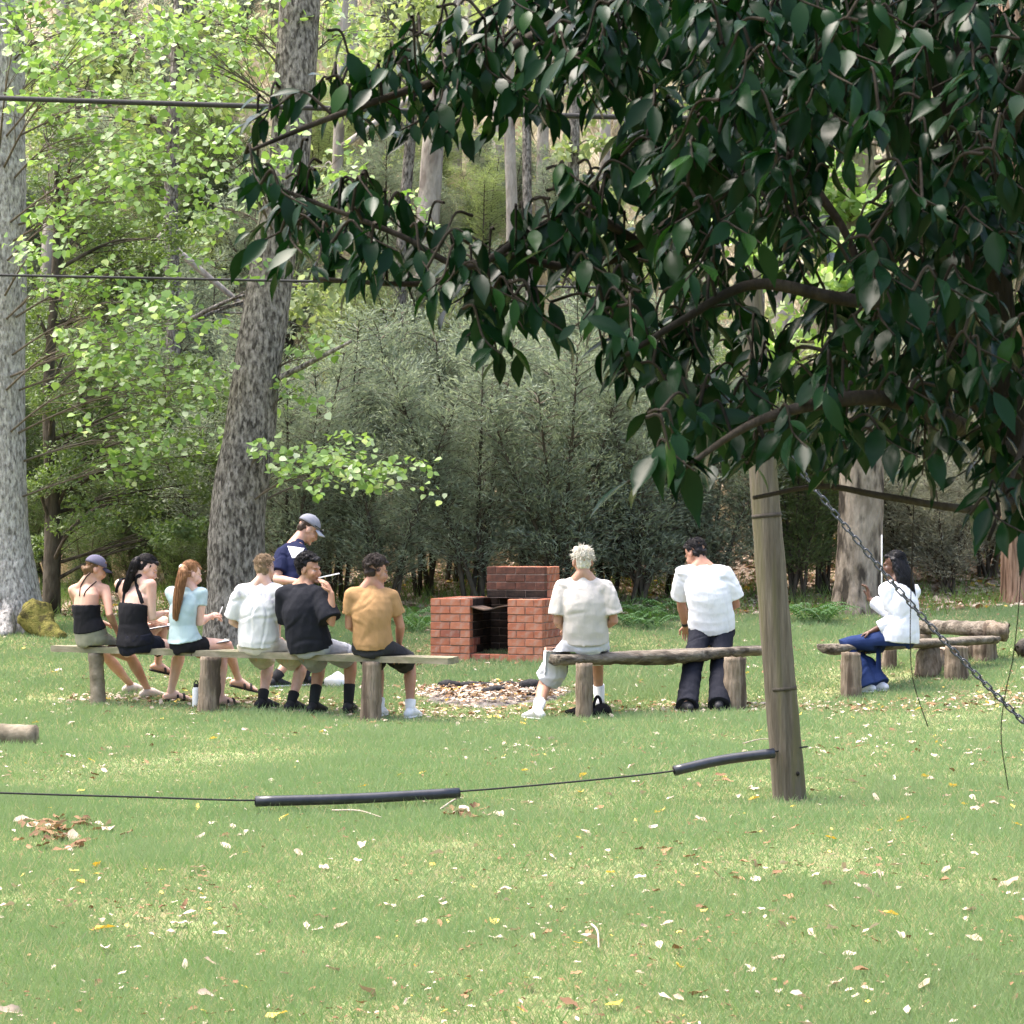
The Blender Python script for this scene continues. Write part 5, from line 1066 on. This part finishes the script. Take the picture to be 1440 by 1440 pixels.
ZONES = [([(325, 205), (430, 150), (560, 85), (690, 30), (760, 0), (900, 0), (880, 110), (800, 180), (740, 200), (680, 200), (600, 210), (520, 190), (430, 185), (360, 225)], 21, 4.7, 5.3, .078, 9),
         ([(350, 255), (400, 250), (470, 285), (560, 290), (620, 345), (700, 360), (760, 330), (800, 270), (850, 240), (900, 260), (900, 400), (860, 440), (760, 430), (690, 470), (620, 425), (520, 405), (395, 395)], 22, 4.7, 5.25, .078, 9),
         ([(760, 0), (1460, 0), (1460, 690), (1330, 665), (1250, 670), (1150, 650), (1050, 660), (985, 640), (1010, 560), (900, 500), (850, 450), (900, 360), (880, 180), (800, 140)], 18, 4.4, 6.2, .085, 9),
         ([(890, 660), (960, 640), (990, 660), (960, 690), (900, 685)], 22, 4.4, 4.5, .1, 6), ([(1365, 690), (1450, 690), (1450, 790), (1385, 790)], 25, 4.5, 4.8, .105, 8), ([(640, 430), (775, 430), (765, 490), (690, 520)], 21, 4.7, 5.1, .078, 8), ([(820, 440), (1010, 440), (1020, 620), (960, 630), (870, 560)], 21, 4.5, 5.1, .085, 8),
         ([(760, -20), (760, -420), (1900, -420), (1900, 500), (1470, 500), (1460, -10)], 32, 4.7, 7.0, .125, 9)]
HOLES = [(700, 255, 70, 30), (1060, 330, 30, 25), (1250, 90, 25, 30), (960, 150, 22, 26), (1380, 560, 26, 26), (1150, 120, 24, 24), (1290, 330, 24, 30), (1205, 240, 62, 80), (1105, 435, 45, 55), (885, 285, 26, 40), (1010, 480, 30, 35), (930, 420, 25, 30), (1320, 130, 30, 40), (1180, 360, 40, 40)]
lp, ld, ln_, ll, lw = [], [], [], [], []; twg = MB(); JOBS = []; AN = np.zeros((120000, 3)); NA = len(ALL); AN[:NA] = np.array([tuple(p) for p in ALL])
def spray(c, Lf, n):
    global NA
    d2 = ((AN[:NA]-np.array(c))**2).sum(1); a = V(AN[int(d2.argmin())])
    if (a-c).length < .05: a = c+V((q.uniform(-.08, .08), q.uniform(-.08, .08), .07))
    o = nrm(c-a); e = c+V((o.x*.08, o.y*.08, -.04)); T = curve([a, lerp(a, c, .55)+V((0, 0, .04)), c, e], 5); twg.tube(T, [.0042*(1-.6*i/len(T)) for i in range(len(T))], 5, cap=None); N = len(T); AN[NA:NA+N-3] = np.array(T)[3:]; NA += N-3
    for j in range(n):
        u = .3+.7*(j+1)/n; p = V(T[min(N-1, int(u*(N-1)))]); t = nrm(V(T[min(N-1, int(u*(N-1))+1)])-V(T[max(0, int(u*(N-1))-1)])); sg = 1 if j % 2 else -1; s_ = nrm(t.cross(V((0, 0, 1)))+V((0, .01, 0)))
        d = nrm(t*q.uniform(.2, 1.0)+s_*sg*q.uniform(.3, 1.1)+V((q.gauss(-.12, .35), q.gauss(0, .35), -q.uniform(.1, 1.1))))
        nn = nrm(V((q.gauss(0, .45), q.gauss(-.25, .45), 1))+s_*sg*.3); L = Lf*q.uniform(.55, 1.25); lp.append(tuple(p)); ld.append(tuple(d)); ln_.append(tuple(nn)); ll.append(L); lw.append(L*q.uniform(.33, .5))
for zi, (poly, sp, Y0, Y1, Lf, n) in enumerate(ZONES):
    x0, x1, y0, y1 = min(p[0] for p in poly), max(p[0] for p in poly), min(p[1] for p in poly), max(p[1] for p in poly); pts = []; x = x0
    while x < x1:
        y = y0
        while y < y1:
            p = (x+q.uniform(-.5, .5)*sp, y+q.uniform(-.5, .5)*sp)
            hole = any(((p[0]-hx)/rx)**2+((p[1]-25-hy)/ry)**2 < 1 for hx, hy, rx, ry in HOLES)
            if inside(p, poly) and not hole and q.random() < ((.64 if zi < 2 else .6) if zi != 2 else (.85 if p[1] < 330 and p[0] > 950 else .55)):
                JOBS.append((W(p[0], p[1]-(32 if zi < 2 else 20), q.uniform(Y0, Y1)), Lf, max(3, n-q.randint(1, 5))))
            y += sp
        x += sp
LA = AN[:NA].copy(); JOBS.sort(key=lambda j: float(((LA-np.array(j[0]))**2).sum(1).min()))   # grow outward from the limbs
for j in JOBS: spray(*j)
twg.build('twigs', BK_FG, root)['kind'] = 'stuff'
lp, ld, ln_, ll, lw = map(np.array, (lp, ld, ln_, ll, lw)); tip = lp+unit(ld)*ll[:, None]*.5
u_ = 720+tip[:, 0]/tip[:, 1]*F; v_ = HOR+(CZ-tip[:, 2])/tip[:, 1]*F; vis = (u_ > 0) & (u_ < 1440) & (v_ > 0) & (v_ < 820)
sc_ = np.where(vis, ll/tip[:, 1]+.004*(u_ < 880)+.02*nr.random(len(ll)), 0); order = np.argsort(-sc_); sel, rest = order[:300], order[300:]
tint = nr.random(len(ll)); tint = np.where(nr.random(len(ll)) < .96, tint*.9, tint)
lmes = []
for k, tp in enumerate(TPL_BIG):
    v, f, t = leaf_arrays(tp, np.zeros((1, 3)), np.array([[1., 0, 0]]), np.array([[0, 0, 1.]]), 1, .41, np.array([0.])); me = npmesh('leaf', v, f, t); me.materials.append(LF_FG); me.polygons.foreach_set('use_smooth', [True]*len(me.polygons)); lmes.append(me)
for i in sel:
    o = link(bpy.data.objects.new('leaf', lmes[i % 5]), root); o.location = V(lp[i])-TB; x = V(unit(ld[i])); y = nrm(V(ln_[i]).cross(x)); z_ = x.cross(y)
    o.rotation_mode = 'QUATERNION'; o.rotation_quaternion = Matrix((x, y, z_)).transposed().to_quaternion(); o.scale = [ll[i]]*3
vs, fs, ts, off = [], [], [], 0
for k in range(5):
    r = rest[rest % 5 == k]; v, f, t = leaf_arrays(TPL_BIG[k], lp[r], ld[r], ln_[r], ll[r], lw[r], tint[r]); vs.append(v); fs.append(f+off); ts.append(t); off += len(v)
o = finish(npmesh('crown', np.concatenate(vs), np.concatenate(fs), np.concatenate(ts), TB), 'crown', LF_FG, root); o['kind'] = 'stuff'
print('fg leaves', len(ll))
# hanging tendrils
for pts in (PP([(1285, 700, 5.2), (1282, 800, 5.2), (1280, 900, 5.2), (1283, 950, 5.2), (1292, 985, 5.2), (1305, 1022, 5.2)]), PP([(1424, 930, 5.3), (1412, 985, 5.3), (1408, 1040, 5.3), (1418, 1110, 5.3)]), PP([(815, 380, 5.1), (812, 440, 5.1), (818, 480, 5.1)]), PP([(905, 420, 5.1), (880, 480, 5.1), (812, 530, 5.1)])):
    m = MB(); m.tube(curve(pts, 6), .0013, 5); m.build('tendril', BK_FG, root)
m = MB(); m.tube(curve(PP([(1424, 930, 5.3), (1432, 860, 5.3), (1440, 740, 5.3), (1442, 690, 5.4)]), 6), .0013, 5); m.build('tendril', BK_FG, root)
# ---------------------------------------------------------------- grass blades and fallen leaves
def vnoise(x, y, s, seed):
    q = np.random.default_rng(seed); o = np.zeros_like(x)
    for i in range(7): a = q.uniform(0, 6.28); k = s*q.uniform(.5, 1.8); o += np.sin(k*(x*np.cos(a)+y*np.sin(a))+q.uniform(0, 6)+1.2*np.sin(k*.6*(x*np.sin(a)-y*np.cos(a))+i))
    return o/4
N = 900000
yy = 6.3*(28.3/6.3)**nr.random(N)          # even in the log of distance: density follows size in view
yy = np.where(nr.random(N) < .35, 6.3+22*nr.random(N), yy); xx = (nr.random(N)-.5)*2*(.265*yy+.35)
pn = vnoise(xx, yy, 1.6, 1)+.6*vnoise(xx, yy, 5, 2); bare = ((xx-FC.x)/.8)**2+((yy-FC.y)/.75)**2 < .85
yb = np.where(xx < 0, 20.05-.39*(xx+4.2), np.where(xx < 2.75, 18.8+.38*(xx-.35), 20.3+.9*(xx-3))); worn = np.exp(-((yy-yb)/.4)**2)*(np.abs(xx) < 4.6)*np.clip(.75+.35*pn, .2, .95)
keep = (nr.random(N) < np.clip(.95+.25*pn-worn, .25, 1)) & ~bare & (yy+.5*pn < 27.2); xx, yy, pn = xx[keep], yy[keep], pn[keep]; N = len(xx)
zz = G(xx, yy)-.004; h = nr.uniform(.022, .06, N)*np.clip(1+.35*pn, .5, 1.6)*np.clip(.75+yy/40, .8, 1.3)*nr.uniform(.6, 1.35, N); a = nr.random(N)*6.283; ln = nr.uniform(.2, 1.3, N)
d = np.stack([np.cos(a)*ln, np.sin(a)*ln, np.ones(N)], 1); nn = np.stack([np.cos(a+1.3), np.sin(a+1.3), .25*np.ones(N)], 1)
tint = np.clip(.5+.22*pn+nr.normal(0, .16, N), 0, .9); dry = vnoise(xx, yy, 2.6, 5)+.5*vnoise(xx, yy, 9, 6); tint = np.where(nr.random(N) < np.clip(.13+.34*(dry-.15), .06, .65), .97, tint)
v, f, t = leaf_arrays(TPL_TRI, np.stack([xx, yy, zz], 1), d, nn, h, np.clip(yy/1700, .004, .016)*nr.uniform(.7, 1.3, N), tint)
GRASS = leafm('grass_blade', (.305, .342, .2), (.2, .31, .143), .6, .3, (1.1, 1.15, .7), .2, c3=(.5, .43, .27))
o = finish(npmesh('grass', v, f, t), 'grass', GRASS, None, smooth=False); tag(o, 'short mown green grass of the lawn', 'grass', kind='stuff')
# taller tufts along the bank and dry grass on the hill
def tufts(name, label, n, Y0, Y1, h0, h1, mat, half=.27, wd=.012, spread=.8, cx=None):
    y = nr.uniform(Y0, Y1, n); x = (nr.random(n)-.5)*2*(half*y); c = nr.integers(0, max(1, n//14), n); q = np.random.default_rng(len(name)+n); cxs = (q.random(n//14+1)-.5)*2; cys = q.uniform(Y0, Y1, n//14+1)
    y = cys[c]+q.normal(0, .12, n); x = cxs[c]*half*cys[c]+q.normal(0, .12, n); z = G(x, y)-.01; a = q.random(n)*6.283; l = q.uniform(.1, spread, n)
    v, f, t = leaf_arrays(TPL_TRI, np.stack([x, y, z], 1), np.stack([np.cos(a)*l, np.sin(a)*l, np.ones(n)], 1), np.stack([np.cos(a+1.2), np.sin(a+1.2), .2*np.ones(n)], 1), q.uniform(h0, h1, n), wd*q.uniform(.7, 1.3, n)); o = finish(npmesh(name, v, f, t), name, mat, None, smooth=False); tag(o, label, 'grass', kind='stuff')
tufts('bank_grass', 'tufts of green grass along the wooded bank', 10000, 26.4, 31, .1, .35, leafm('bank_blade', (.07, .14, .035), (.18, .27, .08), .55, .3))
tufts('dry_hill_grass', 'dry straw coloured grass covering the hillside', 90000, 31, 56, .2, .7, leafm('dry_blade', (.34, .3, .2), (.48, .42, .31), .8, .3, (1.05, 1, .8), .1), wd=.03, spread=1.2)
tufts('lawn_tufts', 'coarser darker tufts scattered through the lawn grass', 30000, 6.5, 26, .04, .1, leafm('coarse_blade', (.12, .22, .08), (.22, .33, .13), .6, .3, (1.1, 1.15, .7), .2), wd=.007, spread=1.1)
tufts('lawn_straw', 'dry straw tufts scattered through the lawn grass', 16000, 6.5, 26, .03, .07, leafm('straw_blade', (.36, .3, .19), (.5, .43, .29), .7, .2, (1, 1, .8), .1), wd=.006, spread=1.8)
LCOL = {'pale': leafm('pale_dead_leaf', (.3, .225, .165), (.56, .465, .38), .75, .12, (1, .95, .8), .15), 'brown': leafm('brown_dead_leaf', (.13, .075, .045), (.3, .18, .1), .8, .1, (1, .9, .7), .1), 'yellow': leafm('yellow_leaf', (.62, .4, .045), (.75, .56, .15), .6, .2, (1.1, 1, .6), .2)}
def dead_tpl(seed):
    q = random.Random(seed); vs = [(0, 0, .02)]; n = 9
    for i in range(n):
        a = 2*math.pi*i/n; r = .5*(1+q.uniform(-.18, .18)); x, y = r*math.cos(a)*1.15, r*math.sin(a)*(.45+.1*(seed % 4)); vs.append((x, y, .15*q.uniform(-.4, 1)+(.5+.4*(seed % 3))*y*y+.2*x*x))
    vs[1] = (.72, 0, .02); fs = [(0, 1+i, 1+(i+1) % n) for i in range(n)]; return np.array(vs, float), np.array(fs)
DT = [dead_tpl(k) for k in range(6)]; DM = {}
for c in LCOL:
    for k, (v, f) in enumerate(DT): me = npmesh('fallen_leaf', v, f, np.zeros(len(v))); me.materials.append(LCOL[c]); DM[c, k] = me
LB = {'pale': 'pale cream dead leaf lying on the grass', 'brown': 'curled brown dead leaf lying on the grass', 'yellow': 'yellow fallen leaf lying on the grass'}
q = random.Random(15)
def leafobj(px, py, c, s):
    p = gs(px, py); k = q.randint(0, 5); o = link(bpy.data.objects.new('fallen_leaf', DM[c, k])); o.location = (p.x, p.y, p.z+.016+.012*q.random()); o.scale = (s, s, s); o.rotation_euler = (q.gauss(0, .3), q.gauss(0, .3), q.uniform(0, 6.28)); tag(o, LB[c], 'leaf', c+' leaves on the lawn')
YEL = [(143, 1312, .1), (105, 1230, .07), (137, 1222, .075), (113, 1247, .06), (694, 1303, .07), (1430, 1166, .075), (1170, 1185, .07), (862, 1422, .09), (398, 1156, .07), (388, 1437, .08), (278, 1140, .06), (510, 1110, .06), (737, 1088, .06), (820, 1097, .08), (924, 1148, .05), (1060, 1130, .07), (1068, 1032, .06), (1272, 1157, .09), (1340, 1110, .1), (300, 1042, .08), (1300, 1096, .07), (560, 1095, .05), (735, 1020, .06), (595, 1090, .06)]
for x, y, s in YEL: leafobj(x, y, 'yellow', s*.85)
PALE_ = [(480, 1310), (833, 1330), (518, 1405), (290, 1408), (1050, 1290), (1370, 1327), (1062, 1222), (1165, 1252), (1175, 1390), (1300, 1395), (615, 1207), (420, 1205), (640, 1150), (277, 1228), (1010, 1240), (1100, 1310), (1140, 1320), (1330, 1230), (1420, 1250), (980, 1200)]
for x, y in PALE_: leafobj(x, y, 'pale', q.uniform(.05, .08))
for k in range(185):
    y = 1000+440*q.random()**1.25; x = q.uniform(0, 1440)
    if k % 3 == 0: x = q.uniform(850, 1440)
    leafobj(x, y, q.choices(('pale', 'brown', 'yellow'), (.68, .26, .06))[0], q.uniform(.025, .065))
for k in range(50): leafobj(q.gauss(85, 38), q.gauss(1172, 10), q.choice(('brown', 'brown', 'pale')), q.uniform(.05, .11))
for k in range(16): leafobj(q.gauss(640, 30), q.gauss(1148, 5), q.choice(('brown', 'pale')), q.uniform(.05, .1))
# the rest of the litter: far lawn, under the benches, fire pit, bank
n = 9000; y = np.where(nr.random(n) < .62, nr.uniform(15, 27.5, n), nr.uniform(6.5, 17, n)); x = (nr.random(n)-.5)*2*(.27*y); pn = vnoise(x, y, 1.3, 8)
kp = nr.random(n) < np.clip(.1+.22*pn+.03*np.maximum(0, y-15), .02, .8)*np.where(y < 13, .6, 1); x, y = x[kp], y[kp]
n2 = 2600; t_ = nr.random(n2); x2 = np.concatenate([-4.2+9.2*t_[:1500], FC.x+nr.normal(0, .42, 900), nr.uniform(4, 7, 200)]); y2 = np.concatenate([19.3-.25*(x2[:1500]+1)*(x2[:1500] < 0)*1.0+nr.normal(0, .3, 1500), FC.y+nr.normal(0, .3, 900), nr.uniform(18.5, 21.5, 200)])
n4 = 5200; y4 = 6.4*(17/6.4)**nr.random(n4); x4 = (nr.random(n4)-.5)*2*(.27*y4); k4 = nr.random(n4) < np.clip(.35+.45*vnoise(x4, y4, 2.2, 9), .05, 1); x4, y4 = x4[k4], y4[k4]
n3 = 14000; y3 = nr.uniform(26.8, 33, n3); x3 = (nr.random(n3)-.5)*2*.28*y3
x, y = np.concatenate([x, x2, x3, x4]), np.concatenate([y, y2, y3, y4]); n = len(x); small = np.arange(n) >= n-len(x4); lift = np.where(y < 27, .018, .01); inpit = ((x-FC.x)/.8)**2+((y-FC.y)/.75)**2 < 1; lift = np.where(inpit, .045, lift)
cls = nr.random(n); s = np.where(y > 26.8, nr.uniform(.06, .14, n), nr.uniform(.025, .065, n)); s = np.where(small, nr.uniform(.01, .03, n), s); cls = np.where(small, .52+.46*cls, cls); ang = nr.random(n)*6.283
for c, lo, hi in (('pale', 0, .62), ('brown', .62, .96), ('yellow', .96, 1.01)):
    vs, fs, ts, off = [], [], [], 0
    for k in range(6):
        r = np.where((cls >= lo) & (cls < hi) & (np.arange(n) % 6 == k))[0]
        nv, _, _ = DT[k][0], 0, 0
        v, f, t = leaf_arrays(DT[k], np.stack([x[r], y[r], G(x[r], y[r])+lift[r]], 1), np.stack([np.cos(ang[r]), np.sin(ang[r]), nr.normal(0, .25, len(r))], 1), np.stack([nr.normal(0, .3, len(r)), nr.normal(0, .3, len(r)), np.ones(len(r))], 1), s[r], s[r]); vs.append(v); fs.append(f+off); ts.append(t); off += len(v)
    o = finish(npmesh('leaf_litter', np.concatenate(vs), np.concatenate(fs), np.concatenate(ts)), 'leaf_litter', LCOL[c], None, smooth=False); tag(o, {'pale': 'scattered pale leaf litter on lawn, fire pit and bank', 'brown': 'scattered brown leaf litter on lawn, fire pit and bank', 'yellow': 'scattered small yellow leaf litter on the far lawn'}[c], 'leaf litter', kind='stuff')
# a few twigs on the lawn
for i, (x0, y0, x1, y1) in enumerate(((468, 1148, 536, 1158), (832, 1312, 842, 1345), (1045, 1052, 1090, 1046), (620, 1146, 650, 1130))):
    a, b = gs(x0, y0), gs(x1, y1); m = MB(); m.tube(curve([a+V((0, 0, .035)), lerp(a, b, .5)+V((.01, .02, .05)), b+V((0, 0, .035))], 5), [.006, .0058, .0055, .005, .005, .0048, .0045, .004, .004, .004, .003], 6); tag(m.build('fallen_twig', pm('pale_twig', (.4, .34, .28), (.28, .22, .17), 20, .9, .3, 60)), 'thin pale twig lying on the grass', 'twig', 'twigs on the lawn')
